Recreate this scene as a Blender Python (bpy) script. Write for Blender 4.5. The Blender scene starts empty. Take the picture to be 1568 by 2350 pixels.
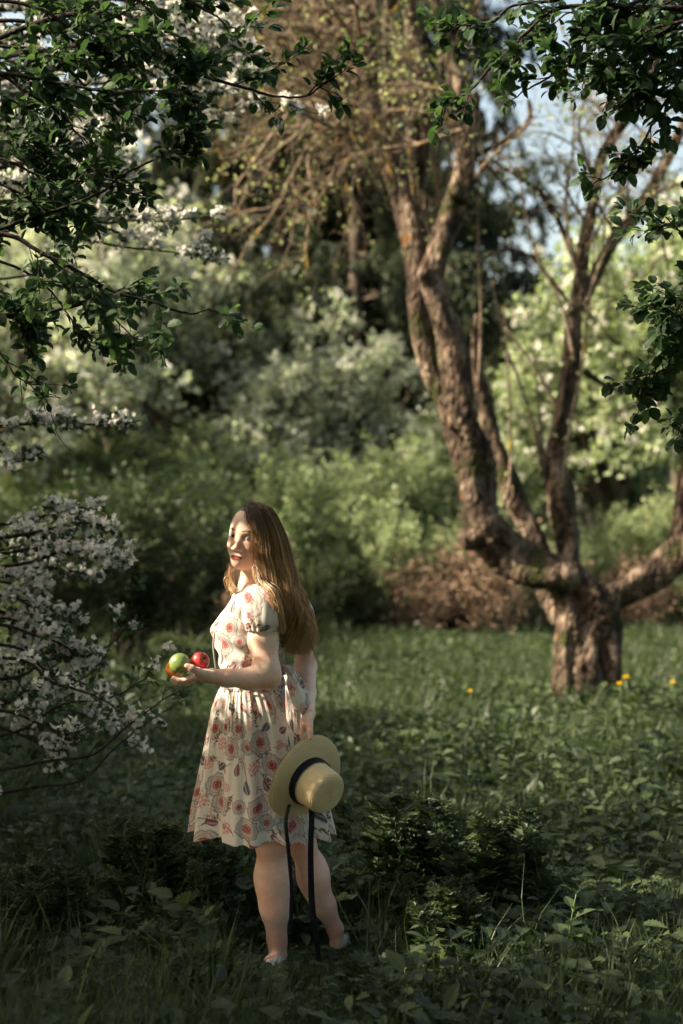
import bpy, math
import numpy as np
from mathutils import Vector, Matrix, Euler

# ------------------------------------------------------------------ camera, sky, sun, exposure
SC = bpy.context.scene
rad = math.radians
W_, H_, FPX, HZ, CAMZ = 683, 1024, 1422.2, 530.0, 1.56
cam = bpy.data.cameras.new('camera')
cam.sensor_fit = 'VERTICAL'; cam.sensor_height = 36; cam.sensor_width = 24; cam.lens = 50
cam.clip_start = 0.05; cam.clip_end = 2000
cam.dof.use_dof = True; cam.dof.focus_distance = 5.06; cam.dof.aperture_fstop = 1.8
camo = bpy.data.objects.new('camera', cam); SC.collection.objects.link(camo)
camo.location = (0, 0, CAMZ); camo.rotation_euler = (rad(90 + 0.725), 0, 0)
SC.camera = camo
SUN_EL, SUN_AZ = 36.0, 264.0          # azimuth of the sun, clockwise from +Y (270 = left of the picture)
w = bpy.data.worlds.new('World'); SC.world = w; w.use_nodes = True
nt = w.node_tree
sky = nt.nodes.new('ShaderNodeTexSky'); sky.sky_type = 'NISHITA'; sky.sun_disc = False
sky.sun_elevation = rad(SUN_EL); sky.sun_rotation = rad(SUN_AZ)
sky.dust_density = 4.5; sky.ozone_density = 1.0
nt.nodes['Background'].inputs['Strength'].default_value = 0.10
tint = nt.nodes.new('ShaderNodeMix'); tint.data_type = 'RGBA'; tint.blend_type = 'MULTIPLY'; tint.inputs[0].default_value = 1
tint.inputs[7].default_value = (1.22, 1.09, .86, 1)      # warm white balance of the photograph
nt.links.new(sky.outputs[0], tint.inputs[6]); nt.links.new(tint.outputs[2], nt.nodes['Background'].inputs[0])
sl = bpy.data.lights.new('sun', 'SUN'); sl.energy = 4.6; sl.angle = rad(0.5); sl.color = (1.0, 0.87, 0.69)
so = bpy.data.objects.new('sun', sl); SC.collection.objects.link(so)
SUNV = Vector((math.sin(rad(SUN_AZ)) * math.cos(rad(SUN_EL)), math.cos(rad(SUN_AZ)) * math.cos(rad(SUN_EL)), math.sin(rad(SUN_EL))))
so.rotation_euler = SUNV.to_track_quat('Z', 'Y').to_euler()
SC.view_settings.view_transform = 'Standard'; SC.view_settings.look = 'None'
SC.view_settings.gamma = 1.0; SC.view_settings.exposure = 1.8
cy = SC.cycles
cy.use_denoising = True
try: cy.denoiser = 'OPENIMAGEDENOISE'
except Exception: pass
cy.max_bounces = 5; cy.diffuse_bounces = 3; cy.glossy_bounces = 2; cy.transmission_bounces = 4
cy.transparent_max_bounces = 6; cy.caustics_reflective = False; cy.caustics_refractive = False
cy.sample_clamp_indirect = 4.0; cy.use_adaptive_sampling = True; cy.adaptive_threshold = 0.02
SC.render.use_persistent_data = False

# ------------------------------------------------------------------ helpers
DS = 2.2957                            # the reference was measured on a picture 1568 wide
def P(dx, dy, Y):
    return np.array([(dx / DS - W_ / 2) / FPX * Y, Y, CAMZ + (HZ - dy / DS) / FPX * Y])
def PL(pts):                           # [(dx,dy,Y)...] -> array of points
    return np.array([P(*p) for p in pts])
def norm(v):
    v = np.asarray(v, float); return v / np.maximum(np.linalg.norm(v, axis=-1, keepdims=True), 1e-9)
def spline(pts, n):                    # Catmull-Rom through pts (k,d) -> (n,d)
    pts = np.asarray(pts, float); k = len(pts)
    if k == 2:
        t = np.linspace(0, 1, n)[:, None]; return pts[0] * (1 - t) + pts[1] * t
    ext = np.vstack([2 * pts[0] - pts[1], pts, 2 * pts[-1] - pts[-2]])
    u = np.linspace(0, k - 1 - 1e-9, n); i = u.astype(int); f = (u - i)[:, None]
    p0, p1, p2, p3 = ext[i], ext[i + 1], ext[i + 2], ext[i + 3]
    return 0.5 * (2 * p1 + (p2 - p0) * f + (2 * p0 - 5 * p1 + 4 * p2 - p3) * f ** 2 + (3 * p1 - p0 - 3 * p2 + p3) * f ** 3)

class MB:
    def __init__(s): s.v = []; s.f = []; s.c = []; s.n = 0
    def add(s, v, f, c=None):
        v = np.asarray(v, np.float32).reshape(-1, 3); f = np.asarray(f, np.int64).reshape(-1, 3)
        s.v.append(v); s.f.append(f + s.n); s.n += len(v)
        if c is not None: s.c.append(np.asarray(c, np.float32).reshape(-1, 3))
    def tube(s, pts, r, sides=5, rough=0.0, rng=None, cap=True, lump=0.0):
        pts = np.asarray(pts, float); n = len(pts); r = np.broadcast_to(np.asarray(r, float), (n,))
        t = norm(np.gradient(pts, axis=0)); ref = np.array([0.31, 0.9, 0.23]) if abs(t[0, 2]) > .5 else np.array([0.1, 0.2, 0.97])
        a = norm(np.cross(t, ref)); b = np.cross(t, a)
        th = np.linspace(0, 2 * np.pi, sides, endpoint=False)
        R = r[:, None] * np.ones((1, sides))
        if lump and rng is not None:
            u = np.concatenate([[0], np.cumsum(np.linalg.norm(np.diff(pts, axis=0), axis=1))])[:, None]
            for k in range(5):
                fz, fm, ph = rng.uniform(2, 9), rng.integers(1, 5), rng.uniform(0, 6.28)
                R = R * (1 + lump * .45 * np.sin(fz * u + fm * th[None] + ph))
        if rough and rng is not None: R = R * (1 + rng.normal(0, rough, R.shape))
        v = pts[:, None] + R[..., None] * (np.cos(th)[None, :, None] * a[:, None] + np.sin(th)[None, :, None] * b[:, None])
        i = np.arange(n - 1)[:, None] * sides; j = np.arange(sides)[None]; j2 = (j + 1) % sides
        q = np.stack([i + j, i + j2, i + sides + j2, i + sides + j], -1).reshape(-1, 4)
        f = np.vstack([q[:, [0, 1, 2]], q[:, [0, 2, 3]]])
        v = v.reshape(-1, 3)
        if cap:
            v = np.vstack([v, pts[:1], pts[-1:]]); c0, c1 = n * sides, n * sides + 1; e = (n - 1) * sides
            j = np.arange(sides); j2 = (j + 1) % sides
            f = np.vstack([f, np.stack([j2, j, np.full(sides, c0)], -1), np.stack([e + j, e + j2, np.full(sides, c1)], -1)])
        s.add(v, f)
    def grid(s, V, c=None, closed=False):      # V (n,m,3)
        n, m = V.shape[:2]; i = np.arange(n - 1)[:, None] * m
        j = np.arange(m if closed else m - 1)[None]; j2 = (j + 1) % m
        q = np.stack([i + j, i + j2, i + m + j2, i + m + j], -1).reshape(-1, 4)
        s.add(V.reshape(-1, 3), np.vstack([q[:, [0, 1, 2]], q[:, [0, 2, 3]]]), None if c is None else c.reshape(-1, 3))
    def mesh(s, name, mat, smooth=True):
        v = np.concatenate(s.v) if s.v else np.zeros((0, 3), np.float32)
        f = np.concatenate(s.f) if s.f else np.zeros((0, 3), np.int64)
        me = bpy.data.meshes.new(name)
        me.vertices.add(len(v)); me.vertices.foreach_set('co', v.ravel())
        me.loops.add(len(f) * 3); me.loops.foreach_set('vertex_index', f.astype(np.int32).ravel())
        me.polygons.add(len(f)); me.polygons.foreach_set('loop_start', np.arange(0, len(f) * 3, 3, dtype=np.int32))
        me.polygons.foreach_set('use_smooth', np.full(len(f), smooth, bool))
        if s.c:
            at = me.color_attributes.new('Col', 'FLOAT_COLOR', 'POINT')
            at.data.foreach_set('color', np.hstack([np.concatenate(s.c), np.ones((len(v), 1), np.float32)]).astype(np.float32).ravel())
        me.materials.append(mat); me.update(calc_edges=True)
        return me
    def build(s, name, mat, parent=None, smooth=True):
        o = bpy.data.objects.new(name, s.mesh(name, mat, smooth)); SC.collection.objects.link(o)
        if parent is not None: o.parent = parent
        return o
def tag(o, label=None, cat=None, group=None, kind=None):
    if label: o['label'] = label
    if cat: o['category'] = cat
    if group: o['group'] = group
    if kind: o['kind'] = kind
    return o
def empty(name, loc=(0, 0, 0)):
    o = bpy.data.objects.new(name, None); o.empty_display_size = .1; SC.collection.objects.link(o); o.location = loc; return o
def copy_tree(o, parent=None):
    c = o.copy(); SC.collection.objects.link(c); c.parent = parent
    for ch in [x for x in SC.objects if x.parent == o]: copy_tree(ch, c)
    return c

# leaf templates: (along, side, up)
LF_FAR = (np.array([[0, 0, 0], [.45, .5, .10], [1, 0, -.05], [.45, -.5, .10]]), np.array([[0, 2, 1], [0, 3, 2]]))
LF_NEAR = (np.array([[0, 0, 0], [.30, 0, .03], [.65, 0, .02], [1, 0, -.10],
                     [.15, .36, .06], [.45, .52, .10], [.78, .38, .04],
                     [.15, -.36, .06], [.45, -.52, .10], [.78, -.38, .04]]),
           np.array([[0, 1, 4], [1, 5, 4], [1, 2, 5], [2, 6, 5], [2, 3, 6], [0, 7, 1], [1, 7, 8], [1, 8, 2], [2, 8, 9], [2, 9, 3]]))
def lobed(nl=7, depth=.12):            # round leaf with a scalloped edge and a notch at the stalk
    th = np.linspace(-math.pi * .93, math.pi * .93, 4 * nl + 1)
    r = .5 * (1 + depth * np.cos(th * nl * 1.0)) * (1 - .10 * np.abs(th) / math.pi)
    v = np.vstack([[.42, 0, -.03], np.stack([.42 + r * np.cos(th), r * np.sin(th), .07 + .05 * np.cos(nl * th) - 0 * th], 1)])
    k = len(th); f = np.array([[0, i + 1, i + 2] for i in range(k - 1)])
    return v, f
def serrate(nt_=7, curve=.18):         # pointed leaf with saw teeth (nettle)
    t = np.linspace(0, 1, 2 * nt_ + 1); wv = .5 * np.sin(np.pi * np.clip(t, 0, 1) ** .72) ** .85
    wv = wv * (1 + .16 * (np.arange(len(t)) % 2 * 2 - 1)); wv[-1] = 0
    up = -curve * t ** 2
    mid = np.stack([t, 0 * t, up], 1); L = np.stack([t, wv, up + .18 * wv], 1); Rr = np.stack([t, -wv, up + .18 * wv], 1)
    k = len(t); v = np.vstack([mid, L, Rr]); f = []
    for i in range(k - 1):
        f += [[i, i + 1, k + i + 1], [i, k + i + 1, k + i], [i, 2 * k + i + 1, i + 1], [i, 2 * k + i, 2 * k + i + 1]]
    return v, np.array(f)
LF_ROUND, LF_SERR = lobed(), serrate()
def put(mb, tpl, pos, d, n, L, Wd, c=None):
    """scatter a template: pos,d,n (k,3); L,Wd (k,)"""
    T, F = tpl; k = len(pos)
    if k == 0: return
    d = norm(d); n = norm(n - (n * d).sum(-1, keepdims=True) * d); s = np.cross(d, n)
    L = np.broadcast_to(L, (k,)); Wd = np.broadcast_to(Wd, (k,))
    v = pos[:, None] + (T[None, :, 0, None] * L[:, None, None]) * d[:, None] + (T[None, :, 1, None] * Wd[:, None, None]) * s[:, None] \
        + (T[None, :, 2, None] * L[:, None, None]) * n[:, None]
    f = F[None] + (np.arange(k) * len(T))[:, None, None]
    mb.add(v.reshape(-1, 3), f.reshape(-1, 3))
def rdir(g, k): return norm(g.normal(size=(k, 3)))

# ------------------------------------------------------------------ materials
def mat_new(name):
    m = bpy.data.materials.new(name); m.use_nodes = True; t = m.node_tree; t.nodes.clear()
    out = t.nodes.new('ShaderNodeOutputMaterial'); return m, t, out
def ramp(t, stops, src):
    r = t.nodes.new('ShaderNodeValToRGB'); e = r.color_ramp.elements
    while len(e) < len(stops): e.new(0.5)
    for q, (p, c) in zip(e, stops): q.position = p; q.color = (*c, 1)
    t.links.new(src, r.inputs[0]); return r.outputs[0]
def leaf_mat(name, cols, transl=.35, rough=.5, spec=.3, clump=1.2, tcol=(1.12, 1.2, .72)):
    m, t, out = mat_new(name); N = t.nodes.new; Lk = t.links.new
    geo = N('ShaderNodeNewGeometry'); tc = N('ShaderNodeTexCoord')
    no = N('ShaderNodeTexNoise'); no.inputs['Scale'].default_value = clump; no.inputs['Detail'].default_value = 1; Lk(tc.outputs['Object'], no.inputs['Vector'])
    mx = N('ShaderNodeMath'); mx.operation = 'MULTIPLY_ADD'; mx.inputs[1].default_value = .85; Lk(geo.outputs['Random Per Island'], mx.inputs[0])
    m2 = N('ShaderNodeMath'); m2.operation = 'MULTIPLY_ADD'; m2.inputs[1].default_value = 1.2; m2.inputs[2].default_value = -.52; Lk(no.outputs[0], m2.inputs[0]); Lk(m2.outputs[0], mx.inputs[2])
    k = len(cols); col = ramp(t, [(i / (k - 1), c) for i, c in enumerate(cols)], mx.outputs[0])
    b = N('ShaderNodeBsdfPrincipled'); b.inputs['Roughness'].default_value = rough; b.inputs['Specular IOR Level'].default_value = spec; Lk(col, b.inputs['Base Color'])
    tr = N('ShaderNodeBsdfTranslucent'); mc = N('ShaderNodeMix'); mc.data_type = 'RGBA'; mc.blend_type = 'MULTIPLY'; mc.inputs[0].default_value = 1
    Lk(col, mc.inputs[6]); mc.inputs[7].default_value = (*tcol, 1); Lk(mc.outputs[2], tr.inputs[0])
    ms = N('ShaderNodeMixShader'); ms.inputs[0].default_value = transl; Lk(b.outputs[0], ms.inputs[1]); Lk(tr.outputs[0], ms.inputs[2]); Lk(ms.outputs[0], out.inputs[0])
    return m
def bark_mat(name, cols, scale=8, stretch=(1, 1, .35), lichen=None, lich_amt=.55, bump=.5, lich_scale=6, green=None):
    m, t, out = mat_new(name); N = t.nodes.new; Lk = t.links.new
    tc = N('ShaderNodeTexCoord'); mp = N('ShaderNodeMapping'); mp.inputs['Scale'].default_value = stretch; Lk(tc.outputs['Object'], mp.inputs[0])
    n1 = N('ShaderNodeTexNoise'); n1.inputs['Scale'].default_value = scale; n1.inputs['Detail'].default_value = 6; n1.inputs['Roughness'].default_value = .7; Lk(mp.outputs[0], n1.inputs['Vector'])
    vo = N('ShaderNodeTexVoronoi'); vo.feature = 'DISTANCE_TO_EDGE'; vo.inputs['Scale'].default_value = scale * 2.4; Lk(mp.outputs[0], vo.inputs['Vector'])
    col = ramp(t, [(.38 + .26 * i / (len(cols) - 1), c) for i, c in enumerate(cols)], n1.outputs[0])
    for lc, am, sc in ((lichen, lich_amt, lich_scale), (green, .56, 3.1)):
        if lc is None: continue
        n2 = N('ShaderNodeTexNoise'); n2.inputs['Scale'].default_value = sc; n2.inputs['Detail'].default_value = 4; Lk(tc.outputs['Object'], n2.inputs['Vector'])
        mk = ramp(t, [(am, (0, 0, 0)), (am + .07, (1, 1, 1))], n2.outputs[0])
        mi = N('ShaderNodeMix'); mi.data_type = 'RGBA'; Lk(mk, mi.inputs[0]); Lk(col, mi.inputs[6]); mi.inputs[7].default_value = (*lc, 1); col = mi.outputs[2]
    b = N('ShaderNodeBsdfPrincipled'); b.inputs['Roughness'].default_value = .9; b.inputs['Specular IOR Level'].default_value = .15; Lk(col, b.inputs['Base Color'])
    ad = N('ShaderNodeMath'); ad.operation = 'MULTIPLY_ADD'; ad.inputs[1].default_value = 1.2; Lk(vo.outputs[0], ad.inputs[0]); Lk(n1.outputs[0], ad.inputs[2])
    bu = N('ShaderNodeBump'); bu.inputs['Strength'].default_value = bump; bu.inputs['Distance'].default_value = .07; Lk(ad.outputs[0], bu.inputs['Height']); Lk(bu.outputs[0], b.inputs['Normal'])
    Lk(b.outputs[0], out.inputs[0]); return m
def vcol_mat(name, rough=.6, spec=.4, sss=0., transl=0., bump=None, sheen=0.):
    m, t, out = mat_new(name); N = t.nodes.new; Lk = t.links.new
    a = N('ShaderNodeVertexColor'); a.layer_name = 'Col'
    b = N('ShaderNodeBsdfPrincipled'); b.inputs['Roughness'].default_value = rough; b.inputs['Specular IOR Level'].default_value = spec; Lk(a.outputs[0], b.inputs['Base Color'])
    if sss:
        b.inputs['Subsurface Weight'].default_value = sss; b.inputs['Subsurface Radius'].default_value = (1, .35, .2); b.inputs['Subsurface Scale'].default_value = .012
    if sheen: b.inputs['Sheen Weight'].default_value = sheen
    if bump:
        tc = N('ShaderNodeTexCoord'); n1 = N('ShaderNodeTexNoise'); n1.inputs['Scale'].default_value = bump[0]; n1.inputs['Detail'].default_value = 3
        Lk(tc.outputs['Object'], n1.inputs['Vector']); bu = N('ShaderNodeBump'); bu.inputs['Strength'].default_value = bump[1]; bu.inputs['Distance'].default_value = .002
        Lk(n1.outputs[0], bu.inputs['Height']); Lk(bu.outputs[0], b.inputs['Normal'])
    sh = b.outputs[0]
    if transl:
        tr = N('ShaderNodeBsdfTranslucent'); Lk(a.outputs[0], tr.inputs[0]); ms = N('ShaderNodeMixShader'); ms.inputs[0].default_value = transl
        Lk(sh, ms.inputs[1]); Lk(tr.outputs[0], ms.inputs[2]); sh = ms.outputs[0]
    Lk(sh, out.inputs[0]); return m
def plain_mat(name, c, rough=.6, spec=.4, var=0., scale=40, sheen=0.):
    m, t, out = mat_new(name); N = t.nodes.new; Lk = t.links.new
    b = N('ShaderNodeBsdfPrincipled'); b.inputs['Roughness'].default_value = rough; b.inputs['Specular IOR Level'].default_value = spec
    tc = N('ShaderNodeTexCoord'); n1 = N('ShaderNodeTexNoise'); n1.inputs['Scale'].default_value = scale; n1.inputs['Detail'].default_value = 3; Lk(tc.outputs['Object'], n1.inputs['Vector'])
    lo = tuple(max(0, x * (1 - var)) for x in c); hi = tuple(min(1, x * (1 + var)) for x in c)
    Lk(ramp(t, [(.3, lo), (.7, hi)], n1.outputs[0]), b.inputs['Base Color'])
    if sheen: b.inputs['Sheen Weight'].default_value = sheen
    Lk(b.outputs[0], out.inputs[0]); return m
M = {}
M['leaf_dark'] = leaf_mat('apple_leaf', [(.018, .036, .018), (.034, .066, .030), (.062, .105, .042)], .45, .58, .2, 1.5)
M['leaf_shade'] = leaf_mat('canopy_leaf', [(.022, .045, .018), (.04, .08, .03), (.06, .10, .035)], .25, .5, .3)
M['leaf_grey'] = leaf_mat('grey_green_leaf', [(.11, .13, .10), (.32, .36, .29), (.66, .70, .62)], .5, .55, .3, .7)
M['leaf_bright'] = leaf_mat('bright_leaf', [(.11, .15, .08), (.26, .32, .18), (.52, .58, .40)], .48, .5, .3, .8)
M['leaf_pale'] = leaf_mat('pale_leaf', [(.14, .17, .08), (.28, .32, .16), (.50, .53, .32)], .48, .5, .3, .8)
M['leaf_olive'] = leaf_mat('spruce_needle', [(.012, .022, .012), (.028, .042, .020), (.075, .085, .035)], .15, .6, .2, .5)
M['leaf_ground'] = leaf_mat('herb_leaf', [(.016, .028, .011), (.031, .051, .020), (.085, .115, .045)], .33, .50, .28, 2.0)
M['grass'] = leaf_mat('grass_blade', [(.022, .036, .014), (.042, .063, .024), (.09, .12, .048)], .35, .45, .35, 1.5)
M['dry'] = leaf_mat('dry_stem', [(.15, .09, .06), (.33, .22, .15), (.56, .42, .31)], .15, .8, .1, 1.0, (1, .9, .7))
M['leaf_hedge'] = leaf_mat('hedge_leaf', [(.08, .125, .06), (.25, .31, .17), (.55, .60, .38)], .45, .5, .3, .8)
M['blossom'] = leaf_mat('white_blossom', [(.56, .55, .48), (.74, .73, .66), (.84, .81, .75)], .42, .6, .2, 3, (1, 1, 1))
M['bark'] = bark_mat('apple_bark', [(.014, .010, .008), (.085, .060, .042), (.255, .195, .14)], 8, (1, 1, .4), (.15, .065, .012), .66, 1.0, 5, (.035, .038, .012))
M['bark_far'] = bark_mat('distant_bark', [(.05, .04, .03), (.14, .11, .085)], 5, (1, 1, .5), None, bump=.4)
M['bark_dark'] = bark_mat('dark_twig_bark', [(.015, .011, .010), (.045, .035, .03)], 30, (1, 1, 1), None, bump=.3)
M['twig_tan'] = bark_mat('dead_twig_bark', [(.075, .055, .04), (.26, .195, .14)], 12, (1, 1, 1), (.42, .25, .03), .62, .3, 5)
M['stem_green'] = plain_mat('green_stem', (.09, .15, .05), .5, .4, .3, 20)
# ------------------------------------------------------------------ setting: ground
g0 = np.random.default_rng(3)
def gz(x, y):
    x = np.asarray(x, float); y = np.asarray(y, float)
    k = np.clip((np.hypot(x, y - 5) - 3) / 8, 0, 1)
    return k * (.05 * np.sin(x * .7 + 1.3) * np.cos(y * .55) + .03 * np.sin(x * 1.9 + y * 1.3))
def axis_pts(lim, dense, n1, n2):
    a = np.linspace(-dense, dense, n1); b = dense * (lim / dense) ** np.linspace(0, 1, n2)[1:]
    return np.concatenate([-b[::-1], a, b])
xs = axis_pts(900, 30, 161, 18); ys = axis_pts(900, 40, 201, 18)
X, Y = np.meshgrid(xs, ys, indexing='ij')
mb = MB(); mb.grid(np.stack([X, Y, gz(X, Y)], -1)); 
m, t, out = mat_new('soil'); N = t.nodes.new; Lk = t.links.new
tc = N('ShaderNodeTexCoord'); n1 = N('ShaderNodeTexNoise'); n1.inputs['Scale'].default_value = 2.3; n1.inputs['Detail'].default_value = 8; Lk(tc.outputs['Object'], n1.inputs['Vector'])
n2 = N('ShaderNodeTexNoise'); n2.inputs['Scale'].default_value = 40; n2.inputs['Detail'].default_value = 4; Lk(tc.outputs['Object'], n2.inputs['Vector'])
ad = N('ShaderNodeMath'); ad.operation = 'MULTIPLY_ADD'; ad.inputs[1].default_value = .5; Lk(n2.outputs[0], ad.inputs[0]); Lk(n1.outputs[0], ad.inputs[2])
b = N('ShaderNodeBsdfPrincipled'); b.inputs['Roughness'].default_value = .95; b.inputs['Specular IOR Level'].default_value = .1
Lk(ramp(t, [(.5, (.018, .022, .010)), (.75, (.03, .05, .018)), (1, (.06, .065, .03))], ad.outputs[0]), b.inputs['Base Color'])
bu = N('ShaderNodeBump'); bu.inputs['Strength'].default_value = .8; bu.inputs['Distance'].default_value = .03; Lk(ad.outputs[0], bu.inputs['Height']); Lk(bu.outputs[0], b.inputs['Normal'])
Lk(b.outputs[0], out.inputs[0])
tag(mb.build('ground', m), kind='structure')

# ------------------------------------------------------------------ trees: generic growth
def grow(g, p, d, L, r, lev, cfg, tubes, tips):
    n = max(4, int(L / cfg['seg'][lev]) + 1); pts = [np.array(p, float)]; d = norm(d); st = L / (n - 1)
    for i in range(n - 1):
        d = norm(d + g.normal(0, cfg['jit'][lev], 3) + np.array([0, 0, cfg['trop'][lev]]) * st)
        pts.append(pts[-1] + d * st)
    pts = np.array(pts); r1 = r * cfg['taper'][lev]; rr = np.linspace(r, r1, n)
    tubes.append((pts, rr, lev))
    if lev == cfg['lev']: tips.append(pts); return
    nc = cfg['nc'][lev]; nc = int(g.integers(nc[0], nc[1] + 1)); t0 = cfg['t0'][lev]
    for i in range(nc):
        t = t0 + (1 - t0) * (i + g.uniform(.1, .9)) / nc
        q = t * (n - 1); a = min(int(q), n - 2); pos = pts[a] + (pts[a + 1] - pts[a]) * (q - a); dd = norm(pts[a + 1] - pts[a])
        s = norm(np.cross(dd, g.normal(size=3))); an = rad(g.uniform(*cfg['ang'][lev]))
        grow(g, pos, dd * math.cos(an) + s * math.sin(an), L * g.uniform(*cfg['len'][lev]) * (1.15 - .45 * t), np.interp(q, range(n), rr) * cfg['rr'], lev + 1, cfg, tubes, tips)
def leaves_on(g, mb, tips, per_m, L, Wr, spread, tpl=LF_FAR, up=.6, cull=None, droop=0.):
    ps, ds = [], []
    for pts in tips:
        seg = np.linalg.norm(np.diff(pts, axis=0), axis=1); tot = seg.sum(); k = max(2, int(tot * per_m))
        q = g.uniform(0, len(pts) - 1.001, k); a = q.astype(int); f = (q - a)[:, None]
        ps.append(pts[a] * (1 - f) + pts[a + 1] * f); ds.append(norm(pts[a + 1] - pts[a]))
    p = np.vstack(ps); d = np.vstack(ds); k = len(p); p = p + rdir(g, k) * g.uniform(0, spread, (k, 1))
    dd = norm(d * .5 + rdir(g, k) + np.array([0, 0, -droop])); nn = norm(rdir(g, k) + np.array([0, 0, up]))
    l = L * g.uniform(.6, 1.25, k)
    if cull is not None:
        m_ = cull(p); p, dd, nn, l = p[m_], dd[m_], nn[m_], l[m_]
    put(mb, tpl, p, dd, nn, l, l * Wr)
def tubes_mesh(tubes, sides=(9, 6, 4, 3, 3), g=None, lump=0.12):
    mb = MB()
    for pts, rr, lev in tubes: mb.tube(pts, rr, sides[lev], g=None) if False else mb.tube(pts, rr, sides[lev], 0, g, cap=lev < 2, lump=lump if lev < 2 else 0)
    return mb
def petals(g, mb, pos, size, n=5):            # open five-petalled flowers
    k = len(pos); ax = norm(rdir(g, k) + np.array([0, -.3, .5])); u = norm(np.cross(ax, rdir(g, k))); v = np.cross(ax, u)
    size = np.broadcast_to(size, (k,))
    for i in range(n):
        a = 2 * math.pi * i / n; d = u * math.cos(a) + v * math.sin(a)
        put(mb, LF_FAR, pos, norm(d + ax * .45), ax, size * .55, size * .5)
def make_tree(name, seed, H, trunk_r, cfg, leafmat, bark, per_m, L, Wr, spread, blossom=0, fork=.28, up=.6, droop=0., nstem=1, lean=.1, bl_size=.05):
    g = np.random.default_rng(seed); tubes, tips = [], []
    for s_ in range(nstem):
        off = g.normal(0, .12 * (nstem > 1) * H / 2.5, 3); off[2] = 0
        grow(g, off + [0, 0, -.1], [g.normal(0, lean), g.normal(0, lean), 1], H * cfg['trunk'], trunk_r, 0, cfg, tubes, tips)
    root = empty(name)
    tubes_mesh(tubes, g=g).build('trunk', bark, root)
    lm = MB(); leaves_on(g, lm, tips, per_m, L, Wr, spread, up=up, droop=droop); lm.build('crown', leafmat, root, smooth=False)
    if blossom:
        pp = np.vstack([t_[g.integers(0, len(t_), 3)] for t_ in tips]); pp = pp[g.permutation(len(pp))[:blossom]]
        pp = np.repeat(pp, 5, 0) + g.normal(0, .045, (len(pp) * 5, 3)); bm_ = MB(); petals(g, bm_, pp, bl_size, 5); bm_.build('blossom', M['blossom'], root, smooth=False)
    return root
APPLE = dict(lev=4, trunk=.34, seg=[.2, .3, .25, .2, .15], jit=[.07, .13, .16, .2, .22], trop=[.1, .12, .05, .0, -.05], taper=[.7, .35, .3, .3, .3],
             nc=[(5, 7), (6, 8), (5, 6), (3, 4)], t0=[.55, .2, .15, .1], ang=[(25, 60), (30, 65), (30, 65), (30, 70)], len=[(1.1, 1.7), (.40, .60), (.45, .65), (.5, .8)], rr=.62)
BUSH = dict(lev=2, trunk=1.0, seg=[.2, .15, .12], jit=[.07, .12, .2], trop=[.05, .25, .1], taper=[.3, .3, .3],
            nc=[(9, 12), (2, 3)], t0=[.12, .1], ang=[(20, 50), (20, 50)], len=[(.22, .42), (.4, .6)], rr=.6)
FIR = dict(lev=2, trunk=1.0, seg=[.5, .3, .3], jit=[.01, .05, .1], trop=[0, -.10, -1.2], taper=[.1, .2, .3],
           nc=[(64, 70), (14, 18)], t0=[.08, .12], ang=[(70, 95), (50, 90)], len=[(.20, .28), (.22, .34)], rr=.25)
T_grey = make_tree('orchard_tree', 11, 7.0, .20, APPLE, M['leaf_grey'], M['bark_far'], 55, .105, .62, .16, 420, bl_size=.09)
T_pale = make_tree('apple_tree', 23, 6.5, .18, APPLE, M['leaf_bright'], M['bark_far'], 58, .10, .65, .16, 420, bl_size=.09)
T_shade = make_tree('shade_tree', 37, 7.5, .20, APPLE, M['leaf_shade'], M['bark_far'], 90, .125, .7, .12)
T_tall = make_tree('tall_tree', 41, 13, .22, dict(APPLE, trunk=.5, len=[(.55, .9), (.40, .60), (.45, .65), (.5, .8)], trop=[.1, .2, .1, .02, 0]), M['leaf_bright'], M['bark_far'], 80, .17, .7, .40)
T_fir = make_tree('spruce_tree', 51, 17, .22, FIR, M['leaf_olive'], M['bark_far'], 90, .20, .26, .14, up=.1, droop=1.1, lean=.01)
T_bush = make_tree('green_shrub', 61, 2.3, .014, BUSH, M['leaf_hedge'], M['bark_far'], 45, .080, .5, .07, nstem=30, lean=.20)
T_dark = make_tree('leafy_shrub', 71, 2.0, .014, BUSH, M['leaf_ground'], M['bark_far'], 55, .08, .55, .07, nstem=34, lean=.22)
T_dry = make_tree('dry_shrub', 81, 1.5, .010, dict(BUSH, nc=[(8, 10), (3, 4)], jit=[.10, .3, .3]), M['dry'], M['twig_tan'], 8, .07, .5, .12, nstem=34, lean=.30)
placed = set()
def place(src, x, y, s, rz, label, cat, group=None, name=None):
    if src.name not in placed: o = src; placed.add(src.name)
    else: o = copy_tree(src)
    o.location = (x, y, float(gz(x, y))); o.scale = (s,) * 3 if np.isscalar(s) else s; o.rotation_euler = (0, 0, rz)
    if name: o.name = name
    tag(o, label, cat, group)
    return o
def px(dx, Y): return (dx / DS - W_ / 2) / FPX * Y
for dx, Y_, s, rz, lab in [
    (360, 26.5, 1.6, .4, 'grey green leafy apple tree behind the hedge, left of the dark spruce'),
    (650, 26.5, 1.0, 2.2, 'shaded apple tree with bent bare limbs in front of the dark spruce'),
    (90, 30.0, 1.6, 4.0, 'pale green orchard tree at the far left behind the white blossom'),
    (520, 28.0, 1.45, 5.1, 'taller silvery tree rising behind the middle of the left orchard'),
    (-60, 24.0, 1.2, 1.1, 'silvery tree cut by the left edge of the picture behind the white blossom'),
    (200, 33.0, 1.9, 3.3, 'tall silvery tree at the upper left behind the dark boughs')]:
    place(T_grey, px(dx, Y_), Y_, s, rz, lab, 'tree', 'grey green trees behind the hedge')
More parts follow.
